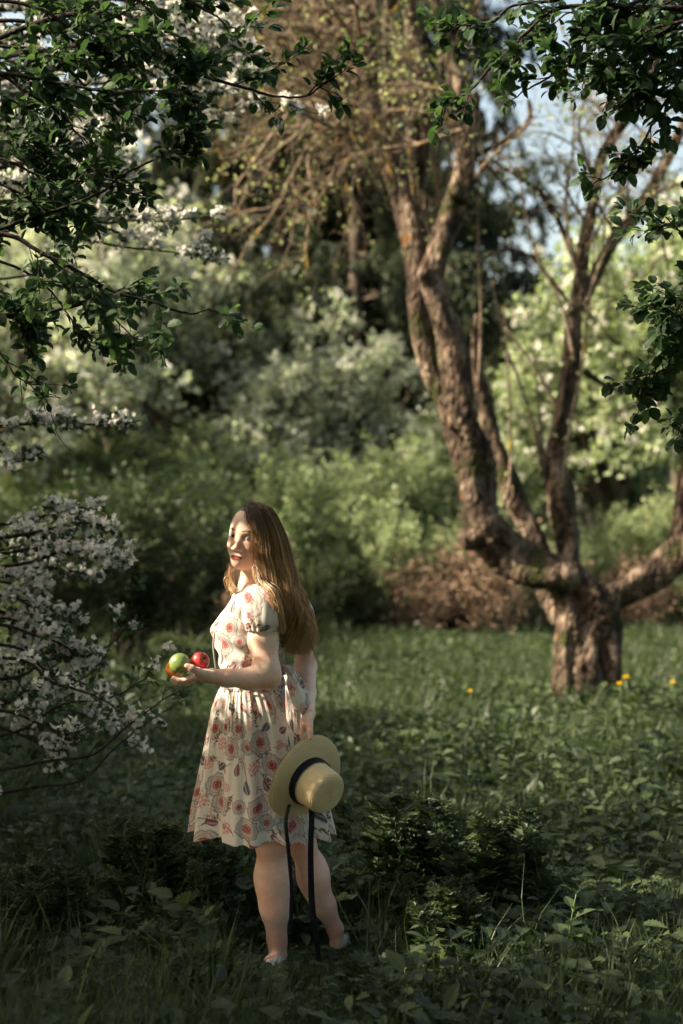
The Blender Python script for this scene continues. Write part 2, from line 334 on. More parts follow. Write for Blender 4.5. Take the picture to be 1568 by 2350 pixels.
for dx, Y_, s, rz, lab in [
    (1075, 24.0, .70, 1.0, 'low pale apple tree with white blossom behind the leaning old trunk'),
    (1330, 26.0, 1.3, 3.0, 'bright apple tree with white blossom behind the forked middle limb'),
    (1620, 23.0, 1.5, 5.0, 'bright apple tree dotted with white flowers at the right edge'),
    (1180, 32.0, 1.35, 2.2, 'light green tree in the gap between the leaning trunk and the middle limb'),
    (1480, 33.0, 1.5, .5, 'light green blossoming tree below the open sky on the right')]:
    place(T_pale, px(dx, Y_), Y_, s, rz, lab, 'tree', 'bright blossoming trees on the right')
for dx, Y_, s, rz, lab in [
    (810, 30.0, 1.1, .3, 'dark drooping spruce in the centre, nearest the old apple trunk'),
    (620, 31.5, 1.1, 2.3, 'dark drooping spruce left of the tallest one, above the orchard'),
    (870, 35.0, 1.0, 4.0, 'dark spruce hidden partly by the leaning trunk of the old apple tree'),
    (710, 34.0, 1.2, 1.0, 'dark spruce standing between and behind the two nearer ones')]:
    place(T_fir, px(dx, Y_), Y_, s, rz, lab, 'tree', 'dark spruces in the background')
for dx, Y_, s, rz, lab in [
    (-20, 42, 1.3, .3, 'tall hazy tree at the far left edge behind the orchard'),
    (330, 48, 1.15, 1.7, 'tall hazy tree far behind the left blossoming branches'),
    (1010, 46, 1.0, 2.9, 'tall distant tree seen through the old apple crown'),
    (1230, 52, .50, 4.1, 'distant tree whose top ends under the open sky'),
    (1420, 50, .45, 5.5, 'lower distant tree right of the gap of sky'),
    (650, 50, 1.2, 2.0, 'tall distant tree seen above the spruces'),
    (850, 48, 1.15, 3.7, 'tall distant tree behind the dark spruce and the dead twigs'),
    (150, 38, 1.25, 5.0, 'tall hazy tree between the upper left boughs'),
    (1640, 42, .85, .9, 'tall distant tree at the right edge of the picture')]:
    place(T_tall, px(dx, Y_), Y_, s, rz, lab, 'tree', 'tall trees far behind the orchard')
for i, (dx, Y_, s, lab) in enumerate([
    (20, 22.0, .95, 'green shrub at the left end of the hedge'),
    (230, 23.2, .9, 'green shrub of the hedge below the grey tree'),
    (430, 23.6, 1.0, 'bright green shrub of the hedge just left of the woman'),
    (640, 22.6, 1.05, 'sunlit shrub of the hedge behind the head of the woman'),
    (800, 23.2, 1.05, 'sunlit feathery shrub right of the hair of the woman'),
    (940, 22.6, 1.1, 'tallest bright shrub left of the leaning trunk'),
    (1090, 23.6, .9, 'green shrub of the hedge behind the bend of the old trunk'),
    (1260, 24.4, .7, 'low green shrub behind the main fork of the old apple tree'),
    (1420, 24.0, .75, 'low green shrub seen under the right limb'),
    (1580, 23.0, .85, 'green shrub of the hedge at the right edge'),
    (1040, 21.9, .62, 'low green shrub pushing up between the two dry shrubs'),
    (880, 21.4, .72, 'low sunlit shrub at the foot of the tall bright one'),
    (720, 21.8, .80, 'yellow green shrub rising just right of the head of the woman'),
    (1215, 21.6, .55, 'low green shrub just left of the old trunk'),
    (260, 25.0, 1.35, 'tall green shrub behind the hedge under the grey tree at the left'),
    (90, 26.0, 1.5, 'tall green shrub behind the hedge near the left edge'),
    (430, 25.2, 1.30, 'tall green shrub behind the hedge above the dark rounded bush'),
    (1350, 23.2, .60, 'small green shrub between the old tree fork and its right limb'),
    (1700, 25.0, 1.1, 'tall green shrub closing the hedge beyond the right edge'),
    (1500, 27.5, 1.2, 'tall green shrub behind the gap above the right limb')]):
    place(T_bush, px(dx, Y_), Y_, s, i * 1.3, lab, 'shrub', 'green shrubs of the hedge')
for i, (dx, Y_, s, lab) in enumerate([
    (300, 17.0, 1.0, 'dark rounded bush in shade left of the woman'),
    (130, 15.5, .8, 'dark bush behind the low white blossoms at the left'),
    (440, 19.5, .8, 'dark green bush just behind the chest of the woman'),
    (780, 21.0, .55, 'low dark bush at the foot of the hedge right of the woman')]):
    place(T_dark, px(dx, Y_), Y_, s, i * 2.1, lab, 'shrub', 'dark bushes in front of the hedge')
for i, (dx, Y_, s, lab) in enumerate([
    (960, 21.0, .80, 'reddish brown dry shrub right of the woman at the foot of the hedge'),
    (1130, 20.9, 1.05, 'tan dry shrub below the stub of the leaning trunk'),
    (1220, 22.2, .9, 'brown dry shrub behind the old tree fork'),
    (1480, 22.6, .75, 'brown dry shrub under the right limb of the old tree'),
    (560, 21.0, .95, 'pale dry shrub in sunlight just left of the neck of the woman')]):
    place(T_dry, px(dx, Y_), Y_, s, i * 1.1, lab, 'shrub', 'dry brown shrubs by the hedge')
# ------------------------------------------------------------------ off-frame trees that shade the clearing
for x_, y_, s, rz, lab in [
    (-7.2, 3.2, .95, .2, 'leafy tree left of the clearing, out of view, nearest the camera'),
    (-8.2, 8.4, 1.0, 1.9, 'leafy tree left of the clearing, out of view, level with the woman'),
    (-9.6, 12.6, .95, 3.1, 'leafy tree left of the clearing, out of view, beyond the woman'),
    (-5.6, -1.8, .95, 4.4, 'leafy tree behind the camera on the left, out of view'),
    (-4.9, 6.2, .80, 2.7, 'leafy tree just outside the left edge, behind the near apple tree'),
    (-5.4, 9.9, .72, 5.7, 'leafy tree just outside the left edge, farther along the clearing'),
    (-5.2, 3.3, .75, 5.1, 'leafy tree left of the clearing, out of view, closest to the near bough'),
    (-8.4, 5.8, 1.15, 2.2, 'tallest leafy tree left of the clearing, out of view'),
    (-6.3, 4.6, .85, .7, 'leafy tree left of the clearing, out of view, between two larger ones'),
    (-3.9, 7.6, .62, 3.7, 'small leafy tree just outside the left edge beside the blossoming tree'),
    (5.9, 2.2, .95, 3.9, 'leafy tree right of the clearing, out of view, nearest the camera'),
    (3.9, -2.6, 1.0, 5.2, 'leafy tree behind the camera on the right, out of view')]:
    place(T_shade, x_, y_, s, rz, lab, 'tree', 'leafy trees around the clearing')

# ------------------------------------------------------------------ the old apple tree
YT = 12.6
g = np.random.default_rng(5)
old = tag(empty('old_apple_tree', P(1345, 1625, YT) * [1, 1, 0]), 'thick old apple tree with lichen bark and leaning forked limbs, right of the woman', 'tree')
ORG = np.array(old.location)
def limb(mb, pts, rd, n=40, sides=22, lump=.16, rough=.03, Yd=YT):
    """pts (dx,dy,dY), rd radius in displayed pixels"""
    q = np.array([P(a, b_, Yd + c) for a, b_, c in pts]) - ORG
    mb.tube(spline(q, n), spline(np.array(rd, float)[:, None], n)[:, 0] / DS / FPX * Yd, sides, rough, g, True, lump)
tr = MB()
limb(tr, [(1340, 1665, 0), (1342, 1600, 0), (1340, 1520, 0), (1336, 1440, 0), (1332, 1370, 0), (1318, 1325, 0)], [84, 64, 56, 56, 54, 42], 60, 40, .20, .035)
limb(tr, [(1410, 1665, .0), (1392, 1590, 0), (1402, 1500, -.05), (1396, 1430, -.02), (1370, 1385, 0)], [44, 27, 31, 27, 24], 40, 22, .22, .04)
limb(tr, [(1268, 1668, -.16), (1292, 1590, -.14), (1296, 1500, -.12), (1308, 1430, -.08), (1320, 1380, 0)], [42, 25, 24, 26, 24], 40, 22, .22, .04)
limb(tr, [(1345, 1670, -.36), (1342, 1600, -.20), (1350, 1500, -.15), (1345, 1420, -.08)], [36, 24, 22, 14], 40, 20, .24, .04)
limb(tr, [(1335, 1390, 0), (1290, 1325, 0), (1215, 1295, -.02), (1148, 1255, -.05), (1108, 1180, -.08), (1088, 1090, -.1), (1066, 1000, -.12), (1040, 905, -.14)], [52, 50, 46, 45, 45, 43, 42, 44], 70, 28)
limb(tr, [(1118, 1225, -.05), (1075, 1238, -.1), (1062, 1246, -.12)], [34, 24, 19], 10, 14)
limb(tr, [(1050, 960, -.05), (1012, 880, -.05), (978, 790, -.05), (962, 700, -.05), (958, 610, -.02), (946, 530, 0), (925, 455, .1), (905, 400, .2), (880, 330, .3), (850, 240, .4), (835, 140, .5), (850, 20, .6), (860, -60, .6)],
     [30, 31, 30, 28, 27, 28, 30, 27, 22, 18, 15, 12, 10], 80, 22)
limb(tr, [(1066, 980, -.2), (1055, 880, -.25), (1035, 790, -.28), (1008, 700, -.3), (992, 640, -.3), (1002, 590, -.3), (1028, 520, -.3), (1050, 450, -.3), (1068, 380, -.3), (1078, 290, -.3), (1082, 215, -.3)],
     [33, 34, 33, 29, 27, 28, 27, 26, 25, 23, 21], 80, 22)
limb(tr, [(990, 650, -.35), (975, 628, -.42), (968, 622, -.45)], [20, 16, 12], 8, 12)
limb(tr, [(1060, 452, -.35), (1046, 440, -.45), (1040, 434, -.5)], [20, 17, 13], 8, 12)
limb(tr, [(1078, 300, -.3), (1058, 200, -.2), (1030, 110, -.1), (1005, 20, 0), (990, -60, 0)], [15, 14, 13, 12, 10], 30, 14)
limb(tr, [(940, 560, .1), (955, 420, .2), (975, 300, .25), (968, 180, .3), (950, 60, .3), (945, -40, .3)], [14, 18, 17, 15, 12, 10], 40, 14)
limb(tr, [(1245, 1275, .35), (1205, 1190, .4), (1170, 1110, .42), (1140, 1030, .42), (1118, 940, .42), (1098, 850, .4), (1094, 780, .4), (1098, 720, .35)], [22, 26, 24, 20, 17, 14, 13, 10], 50, 16)
limb(tr, [(1290, 1435, .2), (1255, 1370, .3), (1232, 1330, .35), (1235, 1270, .38)], [22, 20, 20, 20], 20, 14)
limb(tr, [(1302, 1340, .1), (1305, 1240, .15), (1290, 1150, .15), (1275, 1075, .15), (1286, 1000, .15), (1301, 900, .15), (1317, 800, .15), (1322, 700, .15), (1336, 620, .15)],
     [28, 27, 31, 25, 21, 20, 20, 17, 15], 60, 18)
limb(tr, [(1330, 660, .15), (1345, 550, .15), (1366, 450, .1), (1380, 360, .1), (1432, 280, 0), (1480, 210, -.1), (1530, 60, -.2), (1560, -40, -.2)], [14, 14, 13, 13, 13, 14, 12, 9], 50, 14)
limb(tr, [(1330, 700, .2), (1370, 625, .25), (1412, 545, .25), (1462, 495, .2), (1505, 420, .2), (1540, 350, .2), (1580, 270, .2), (1660, 120, .2)], [14, 14, 18, 17, 14, 13, 13, 10], 50, 14)
limb(tr, [(1365, 1420, .02), (1392, 1378, 0), (1440, 1350, -.05), (1500, 1315, -.1), (1560, 1275, -.15), (1640, 1235, -.2), (1720, 1150, -.2)], [26, 32, 34, 34, 38, 36, 30], 50, 22)
limb(tr, [(1385, 1425, -.1), (1405, 1370, -.12), (1415, 1345, -.1)], [22, 24, 16], 14, 14, .25)
limb(tr, [(1562, 1275, -.15), (1558, 1210, -.15), (1566, 1130, -.15), (1580, 1050, -.1), (1600, 900, 0), (1650, 700, 0), (1700, 400, 0)], [30, 18, 15, 15, 14, 13, 10], 40, 16)
limb(tr, [(1130, 365, .3), (1190, 405, .3), (1250, 450, .3), (1296, 530, .25), (1334, 640, .2)], [3, 5, 6, 7, 8], 24, 8)
limb(tr, [(1090, 355, -.2), (1140, 330, -.1), (1190, 300, 0), (1218, 270, .1), (1215, 225, .1)], [9, 7, 7, 7, 5], 24, 8)
limb(tr, [(1090, 600, .2), (1180, 570, .2), (1250, 620, .2), (1325, 720, .2)], [3, 3.5, 4, 5], 20, 6)
limb(tr, [(1340, 850, .2), (1400, 890, .2), (1470, 900, .2), (1520, 860, .2)], [8, 5, 3.5, 2], 14, 8)
tr.build('trunk', M['bark'], old)
# water shoots and dead twigs of the crown
tw = MB(); tipsb = []
def shoot(pts, r0, r1, n=14, Yd=YT, sides=4):
    q = spline(np.array([P(a, b_, Yd + c) for a, b_, c in pts]) - ORG, n); tw.tube(q, np.linspace(r0, r1, n) / DS / FPX * Yd, sides); return q
for pts in [[(1155, 1165, .3), (1172, 1090, .3), (1168, 900, .3), (1160, 700, .3)], [(1245, 1095, .1), (1232, 1000, .1), (1195, 880, .1), (1160, 790, .1), (1130, 640, .1)],
            [(1250, 1090, .1), (1240, 950, .1), (1225, 800, .1)], [(1292, 1120, -.1), (1312, 960, -.1), (1340, 820, -.1), (1362, 600, -.1), (1366, 500, -.1)],
            [(1290, 960, .2), (1240, 860, .2), (1170, 760, .2), (1140, 690, .2)], [(1100, 900, .3), (1105, 700, .3), (1098, 520, .3), (1102, 400, .3)],
            [(1320, 830, 0), (1290, 700, 0), (1225, 560, 0), (1190, 380, 0)], [(1345, 700, 0), (1400, 560, 0), (1480, 470, 0), (1510, 330, 0)],
            [(1505, 420, .2), (1518, 520, .2), (1540, 640, .2)], [(1330, 660, 0), (1300, 480, 0), (1320, 300, 0), (1300, 120, 0)], [(1370, 420, 0), (1330, 300, 0), (1345, 180, 0), (1280, 40, 0)]]:
    tipsb.append(shoot(pts, 5, 1.6))
for i in range(24):                       # tan upright shoots between the two stems
    x0 = g.uniform(860, 1075); y0 = np.interp(x0, [860, 960, 1000, 1075], [330, 560, 600, 420]) + g.uniform(-40, 10); h = g.uniform(180, 520); dx = g.normal(0, 22); dz = g.uniform(.0, .6)
    tipsb.append(shoot([(x0, y0, dz), (x0 + dx * .6, y0 - h * .35, dz), (x0 + dx, y0 - h * .7, dz), (x0 + dx * 1.6 + g.normal(0, 14), y0 - h, dz)], g.uniform(2.6, 6), 1.5))
TW = dict(lev=2, seg=[.12, .1, .08], jit=[.16, .24, .3], trop=[-.25, -.1, -.1], taper=[.3, .3, .4], nc=[(5, 8), (4, 6)], t0=[.15, .1], ang=[(25, 75), (25, 80)], len=[(.35, .6), (.35, .6)], rr=.6)
tubes, tips2 = [], []
def growfrom(dx, dy, dz, dirv, L, r, cfg=TW):
    grow(g, P(dx, dy, YT + dz) - ORG, np.array(dirv, float), L, r / DS / FPX * YT, 0, cfg, tubes, tips2)
for i in range(40):                       # tangle reaching left from the upper stems
    t = g.uniform(0, 1); dx = np.interp(t, [0, .4, 1], [880, 850, 850]) + g.normal(0, 12); dy = np.interp(t, [0, .4, 1], [350, 200, -60])
    growfrom(dx, dy, g.uniform(.1, .8), [g.uniform(-1.3, -.2), g.normal(.2, .6), g.uniform(0, 1)], g.uniform(1.0, 2.3), g.uniform(4.5, 8))
for i in range(18):
    t = g.uniform(0, 1); dx = np.interp(t, [0, 1], [1082, 990]) + g.normal(0, 10); dy = np.interp(t, [0, 1], [420, -60])
    growfrom(dx, dy, g.uniform(-.5, .1), [g.normal(0, .8), g.normal(0, .6), g.uniform(-.1, 1)], g.uniform(.6, 1.5), g.uniform(3, 6))
for i in range(26):
    t = g.uniform(0, 1); k = i % 2
    dx = np.interp(t, [0, .5, 1], [1340, 1385, 1500] if k else [1400, 1500, 1600]); dy = np.interp(t, [0, .5, 1], [600, 350, 100] if k else [560, 420, 200])
    growfrom(dx, dy, .1, [g.normal(-.2, .7), g.normal(0, .6), g.uniform(0, 1)], g.uniform(.7, 1.6), g.uniform(3, 5))
for i, (a, b_, c, d_) in enumerate([(600, 300, 560, 385), (640, 330, 600, 380), (650, 395, 655, 520), (700, 300, 610, 330), (820, 330, 700, 380)]):
    growfrom(a + 60, b_ - 40, .1 * i, [(c - a) / 100 - .3, 0, (b_ - d_) / 100], 1.1, 4.5)
for pts, rr, lev in tubes: tw.tube(pts, rr, (5, 4, 3)[lev], cap=False)
tw.build('twigs', M['twig_tan'], old)
lm = MB(); leaves_on(g, lm, tipsb, 14, .055, .6, .12); leaves_on(g, lm, tips2[::2], 2.0, .05, .6, .10); lm.build('crown', M['leaf_pale'], old, smooth=False)

# ------------------------------------------------------------------ near apple trees whose branches hang into the picture
gl = np.random.default_rng(17)
def infront(p):                                       # displayed-pixel position of points
    Yp = np.maximum(p[:, 1], .05); return (p[:, 0] / Yp * FPX + W_ / 2) * DS, (HZ - (p[:, 2] - CAMZ) / Yp * FPX) * DS
LIT = [((560, 1330, 5.12), .05), ((582, 1372, 5.02), .055), ((530, 1392, 5.10), .045), ((549, 1196, 5.03), .018), ((712, 1762, 4.92), .04), ((640, 1362, 4.98), .05), ((690, 2000, 5.22), .03),
       ((413, 1503, 4.88), .03), ((470, 1690, 5.15), .03), ((548, 1304, 5.03), .022), ((572, 1452, 4.98), .02), ((445, 1885, 5.15), .04), ((480, 1780, 5.0), .02)]
def litclear(p):                       # gaps in the leaves through which the sun reaches the woman
    ok = np.ones(len(p), bool); s_ = np.array(SUNV)
    for c, r in LIT:
        v = p - P(*c); t_ = v @ s_; ok &= ~((t_ > .4) & (np.linalg.norm(v - t_[:, None] * s_, axis=1) < r + .014))
    return ok
def bough(wood, leaf, pts, r0, r1, tw_per_m=11, tl=(.08, .30), leafL=.056, rose=(4, 8), flower=None, down=.25, g=gl, raw=False):
    q = spline(np.array([P(*p) for p in pts]) if not raw else np.array(pts), max(10, 6 * len(pts))); n = len(q)
    q = q + np.cumsum(g.normal(0, .0022, q.shape), 0) * (np.linspace(0, 1, n)[:, None])
    rr = np.linspace(r0, r1, n); wood.tube(q, rr, 6, .05, g)
    L = np.linalg.norm(np.diff(q, axis=0), axis=1).sum(); nodes, dirs = [q[-1]], [norm(q[-1] - q[-2])]
    for i in range(int(L * tw_per_m)):
        u = g.uniform(.06, .99) * (n - 1); a = int(u); p0 = q[a] + (q[min(a + 1, n - 1)] - q[a]) * (u - a); dd = norm(q[min(a + 1, n - 1)] - q[a])
        s = norm(np.cross(dd, g.normal(size=3))); d = norm(dd * g.uniform(.5, 1.1) + s * g.uniform(.4, 1) + [0, 0, -down * g.uniform(0, 1.4)]); ll = g.uniform(*tl) * g.uniform(.5, 1)
        k = max(3, int(ll / .035)); tp = [p0]
        for _ in range(k):
            d = norm(d + g.normal(0, .16, 3) + [0, 0, .03]); tp.append(tp[-1] + d * ll / k)
        tp = np.array(tp); wood.tube(tp, np.linspace(min(r1 * 1.2, .0035), .0013, len(tp)), 4, cap=False)
        for j in range(1, len(tp)): nodes.append(tp[j]); dirs.append(norm(tp[j] - tp[j - 1]))
    nodes = np.array(nodes); dirs = np.array(dirs)
    if flower is None and not raw: leafL = .051
    k = g.integers(rose[0], rose[1] + 1, len(nodes)); idx = np.repeat(np.arange(len(nodes)), k)
    p = nodes[idx] + g.normal(0, .006, (len(idx), 3)); d = norm(dirs[idx] * .7 + rdir(g, len(idx)) * .95 + np.array([0, 0, -.05]))
    ok = litclear(p); p, d, idx = p[ok], d[ok], idx[ok]
    nn = norm(rdir(g, len(idx)) * .55 + np.array([0, -.25, .8])); l = leafL * g.uniform(.45, 1.15, len(idx))
    put(leaf, LF_NEAR, p + d * .012, d, nn, l, l * g.uniform(.58, .78, len(idx)))
    if flower is not None:
        fm, per, size = flower; kk = g.random(len(nodes)) < per; c = np.repeat(nodes[kk], 13, 0) + g.normal(0, .021, (kk.sum() * 13, 3)) * 0 + np.repeat(g.uniform(.5, 1.1, (kk.sum(), 1)), 13, 0) * g.normal(0, .020, (kk.sum() * 13, 3)) + [0, 0, .012]
        petals(g, fm, c, size, 5)
def near_tree(name, trunk, label, specs, stems, grp=None):
    root = tag(empty(name, trunk[0]), label, 'tree', grp); o_ = np.array(trunk[0], float)
    wood, leaf, fl = MB(), MB(), MB()
    q = spline(np.array(trunk, float), 24); wood.tube(q, np.linspace(stems, stems * .5, 24), 14, .03, gl, lump=.15)
    for sp in specs:
        kw = dict(sp[3]) if len(sp) > 3 else {}
        if kw.pop('fl', 0): kw['flower'] = (fl, kw.pop('per', .6), kw.pop('fs', .034))
        bough(wood, leaf, sp[0], sp[1], sp[2], **kw)
    for mb_, nm, mt in ((wood, 'branches', M['bark_dark']), (leaf, 'crown', M['leaf_dark']), (fl, 'blossom', M['blossom'])):
        if mb_.n:
            for v in mb_.v: v -= o_.astype(np.float32)
            mb_.build(nm, mt, root, smooth=(nm == 'branches'))
    return root
Lt = [(-3.1, 5.3, -.1), (-2.95, 5.3, .8), (-2.75, 5.5, 1.7), (-2.6, 5.8, 2.4), (-2.45, 6.1, 3.0)]
specs = [
    ([(-420, 330, 4.9), (-150, 160, 4.9), (50, 60, 4.9), (200, 25, 4.85), (280, 70, 4.85), (380, 125, 4.8), (470, 170, 4.8), (555, 195, 4.8), (620, 212, 4.8), (700, 214, 4.8), (748, 180, 4.8)], .011, .0025, dict(tw_per_m=10.5)),
    ([(-420, 330, 4.8), (-150, 190, 4.7), (0, 165, 4.7), (100, 180, 4.7), (190, 192, 4.7), (260, 200, 4.7), (350, 196, 4.7), (430, 205, 4.7)], .010, .002, dict(tw_per_m=10.5, down=.5)),
    ([(-200, 90, 4.9), (0, 100, 4.9), (110, 120, 4.9), (210, 210, 4.9), (250, 260, 4.9), (285, 290, 4.9)], .007, .002, dict(tw_per_m=10.5)),
    ([(-350, 300, 5), (-100, 240, 5), (0, 295, 5), (75, 340, 5), (120, 425, 5), (190, 470, 5)], .009, .002, dict(tw_per_m=13)),
    ([(-350, 560, 4.6), (-120, 530, 4.6), (15, 540, 4.6), (75, 570, 4.6), (150, 610, 4.6), (200, 640, 4.6), (260, 675, 4.6), (350, 700, 4.6), (425, 725, 4.6), (480, 722, 4.6), (512, 738, 4.6)], .010, .002, dict(tw_per_m=10.5)),
    ([(-350, 720, 5), (-150, 730, 5), (0, 725, 5), (75, 725, 5), (150, 710, 5), (240, 680, 5), (330, 640, 5)], .011, .003, dict(tw_per_m=12)),
    ([(150, 705, 4.9), (215, 690, 4.9), (280, 745, 4.9), (320, 780, 4.9), (360, 785, 4.9)], .004, .0018, dict(tw_per_m=10.5)),
    ([(-100, 560, 4.8), (40, 510, 4.8), (125, 480, 4.8), (225, 440, 4.8), (280, 400, 4.8), (380, 350, 4.8), (435, 305, 4.8), (450, 280, 4.8)], .007, .002, dict(tw_per_m=10.5)),
    ([(300, -60, 4.9), (400, -20, 4.9), (450, 5, 4.9), (500, 30, 4.9), (550, 60, 4.9), (625, 55, 4.9)], .006, .002, dict(tw_per_m=12)),
    ([(250, -80, 4.7), (330, 10, 4.7), (400, 90, 4.7), (420, 160, 4.7)], .005, .002, dict(tw_per_m=10.5)),
    ([(-300, 420, 4.8), (-80, 400, 4.8), (30, 430, 4.8), (90, 470, 4.8), (200, 500, 4.8)], .008, .002, dict(tw_per_m=10.5)),
    ([(-300, 560, 5.2), (-60, 640, 5.2), (20, 680, 5.2), (60, 730, 5.2), (70, 780, 5.2)], .007, .002, dict(tw_per_m=10.5)),
    ([(-200, 740, 4.9), (-40, 770, 4.9), (10, 830, 4.9), (40, 870, 4.9), (75, 900, 4.9), (95, 925, 4.9)], .005, .002, dict(tw_per_m=10.5)),
    ([(-300, 60, 4.7), (-50, 0, 4.7), (80, 10, 4.7), (180, 60, 4.7), (260, 40, 4.7), (330, 0, 4.7)], .009, .002, dict(tw_per_m=12)),
    ([(-300, 160, 5.1), (-50, 120, 5.1), (60, 210, 5.1), (140, 260, 5.1), (190, 330, 5.1)], .009, .002, dict(tw_per_m=10.5)),
    ([(-300, -60, 5.0), (0, -40, 5.0), (120, 0, 5.0), (200, 110, 5.0)], .009, .002, dict(tw_per_m=12)),
    ([(-200, 560, 4.9), (0, 600, 4.9), (90, 650, 4.9), (150, 720, 4.9), (160, 760, 4.9)], .006, .002, dict(tw_per_m=13)),
    ([(-200, 300, 4.9), (0, 360, 4.9), (100, 400, 4.9), (230, 410, 4.9), (330, 440, 4.9)], .006, .002, dict(tw_per_m=13))]
specs += [([(a + 25, b_ + 45, c + .3) for a, b_, c in sp[0]], sp[1], sp[2], dict(sp[3])) for sp in specs[13:15]]
SUNA = np.array(SUNV)
def shade(pts, t0, t1, **kw):          # an unseen bough added to the tree to shade these spots from the sun
    n = len(pts); return ([P(*p) + SUNA * (t0 + (t1 - t0) * i / (n - 1)) for i, p in enumerate(pts)], .012, .003, dict(dict(tw_per_m=16, tl=(.08, .26)), raw=True, **kw))
specs += [shade([(430, 1600, 5.1), (440, 1720, 5.1), (430, 1900, 5.1)], 3.4, 3.0), shade([(500, 1560, 5.1), (510, 1700, 5.0), (500, 1920, 5.0)], 3.0, 2.7), shade([(570, 1600, 5.0), (590, 1750, 5.0), (560, 1930, 5.0)], 3.5, 3.0),
          shade([(640, 1600, 5.0), (660, 1780, 5.0), (640, 2000, 5.0)], 3.9, 3.4), shade([(620, 2000, 5.1), (700, 2080, 5.2), (640, 2200, 5.1)], 3.4, 3.0), shade([(700, 1720, 5.0), (740, 1850, 5.0), (760, 2050, 5.2)], 3.8, 3.4),
          shade([(545, 1130, 5.1), (600, 1150, 5.1), (650, 1200, 5.1)], 3.4, 3.2),
          shade([(520, 1475, 5.0), (600, 1500, 5.0), (640, 1580, 5.0)], 3.3, 3.3), shade([(380, 1560, 4.9), (440, 1570, 4.9), (560, 1590, 4.95)], 3.3, 3.0, tl=(.05, .12))]
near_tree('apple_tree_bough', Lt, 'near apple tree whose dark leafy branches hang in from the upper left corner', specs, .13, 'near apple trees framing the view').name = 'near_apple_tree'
Rt = [(3.4, 5.0, -.1), (3.2, 4.9, .9), (2.8, 4.8, 1.9), (2.3, 4.7, 2.8), (1.9, 4.6, 3.4)]
specs = [
    ([(1900, -60, 4.7), (1700, 0, 4.7), (1568, 12, 4.7), (1400, 6, 4.7), (1278, 12, 4.7), (1226, 46, 4.7), (1175, 97, 4.7), (1124, 148, 4.7), (1073, 205, 4.7), (1022, 232, 4.7), (995, 246, 4.7)], .011, .002, dict(tw_per_m=12, tl=(.06, .18))),
    ([(1800, -60, 4.8), (1650, 60, 4.8), (1568, 165, 4.8), (1533, 215, 4.8), (1502, 256, 4.8), (1472, 312, 4.8), (1431, 353, 4.8), (1390, 394, 4.8), (1344, 412, 4.8)], .008, .0018, dict(tw_per_m=10.5, tl=(.05, .13), rose=(4, 8))),
    ([(1600, -60, 4.7), (1431, 15, 4.7), (1380, 51, 4.7), (1328, 102, 4.7), (1277, 169, 4.7), (1226, 205, 4.7), (1192, 232, 4.7)], .007, .002, dict(tw_per_m=10.5, tl=(.06, .2))),
    ([(1400, -60, 4.8), (1300, -10, 4.8), (1175, 12, 4.8), (1124, 51, 4.8), (1073, 62, 4.8), (1015, 70, 4.8)], .007, .002, dict(tw_per_m=14, tl=(.06, .18))),
    ([(1700, 20, 4.8), (1568, 90, 4.8), (1500, 140, 4.8), (1440, 172, 4.8), (1400, 185, 4.8)], .007, .002, dict(tw_per_m=10.5)),
    ([(1750, -100, 4.6), (1600, 30, 4.6), (1500, 60, 4.6), (1420, 110, 4.6), (1330, 60, 4.6)], .008, .002, dict(tw_per_m=10.5)),
    ([(1750, -50, 4.9), (1620, 100, 4.9), (1545, 120, 4.9), (1480, 80, 4.9)], .007, .002, dict(tw_per_m=10.5)),
    ([(1750, -100, 4.7), (1600, -30, 4.7), (1480, 20, 4.7), (1400, 50, 4.7), (1350, 120, 4.7)], .007, .002, dict(tw_per_m=10.5)),
    ([(1800, -80, 4.6), (1650, 20, 4.6), (1560, 130, 4.6), (1500, 180, 4.6), (1420, 230, 4.6)], .008, .002, dict(tw_per_m=10.5)),
    ([(1800, -40, 5.0), (1640, 40, 5.0), (1530, 30, 5.0), (1440, 70, 5.0), (1370, 150, 5.0), (1290, 150, 5.0)], .008, .002, dict(tw_per_m=10.5)),
    ([(1850, -120, 4.8), (1650, -30, 4.8), (1520, 0, 4.8), (1400, 40, 4.8), (1300, 30, 4.8), (1240, 90, 4.8)], .008, .002, dict(tw_per_m=13)),
    ([(1850, 60, 4.7), (1680, 120, 4.7), (1590, 190, 4.7), (1520, 190, 4.7), (1450, 240, 4.7)], .008, .002, dict(tw_per_m=13)),
    ([(1850, -20, 5.1), (1680, 60, 5.1), (1560, 60, 5.1), (1470, 130, 5.1), (1380, 120, 5.1)], .008, .002, dict(tw_per_m=13)),
    ([(1900, 540, 4.8), (1750, 600, 4.8), (1620, 660, 4.8), (1560, 700, 4.8), (1520, 760, 4.8)], .006, .002, dict(tw_per_m=13)),
    ([(1900, 740, 4.9), (1750, 760, 4.9), (1620, 790, 4.9), (1560, 800, 4.9), (1530, 850, 4.9)], .006, .002, dict(tw_per_m=12)),
    ([(1900, 500, 4.9), (1700, 520, 4.9), (1600, 560, 4.9), (1560, 530, 4.9), (1530, 505, 4.9)], .006, .002, dict(tw_per_m=10)),
    ([(1900, 560, 4.9), (1700, 620, 4.9), (1590, 640, 4.9), (1545, 690, 4.9), (1520, 700, 4.9)], .006, .002, dict(tw_per_m=13)),
    ([(1900, 600, 4.9), (1720, 660, 4.9), (1600, 720, 4.9), (1540, 790, 4.9), (1500, 830, 4.9), (1468, 858, 4.9)], .006, .002, dict(tw_per_m=13)),
    ([(1900, 700, 4.9), (1720, 800, 4.9), (1640, 900, 4.9), (1575, 940, 4.9), (1550, 985, 4.9)], .006, .002, dict(tw_per_m=9))]
near_tree('near_apple_tree', Rt, 'near apple tree whose dark leafy branches hang in from the upper right corner', specs, .13, 'near apple trees framing the view')

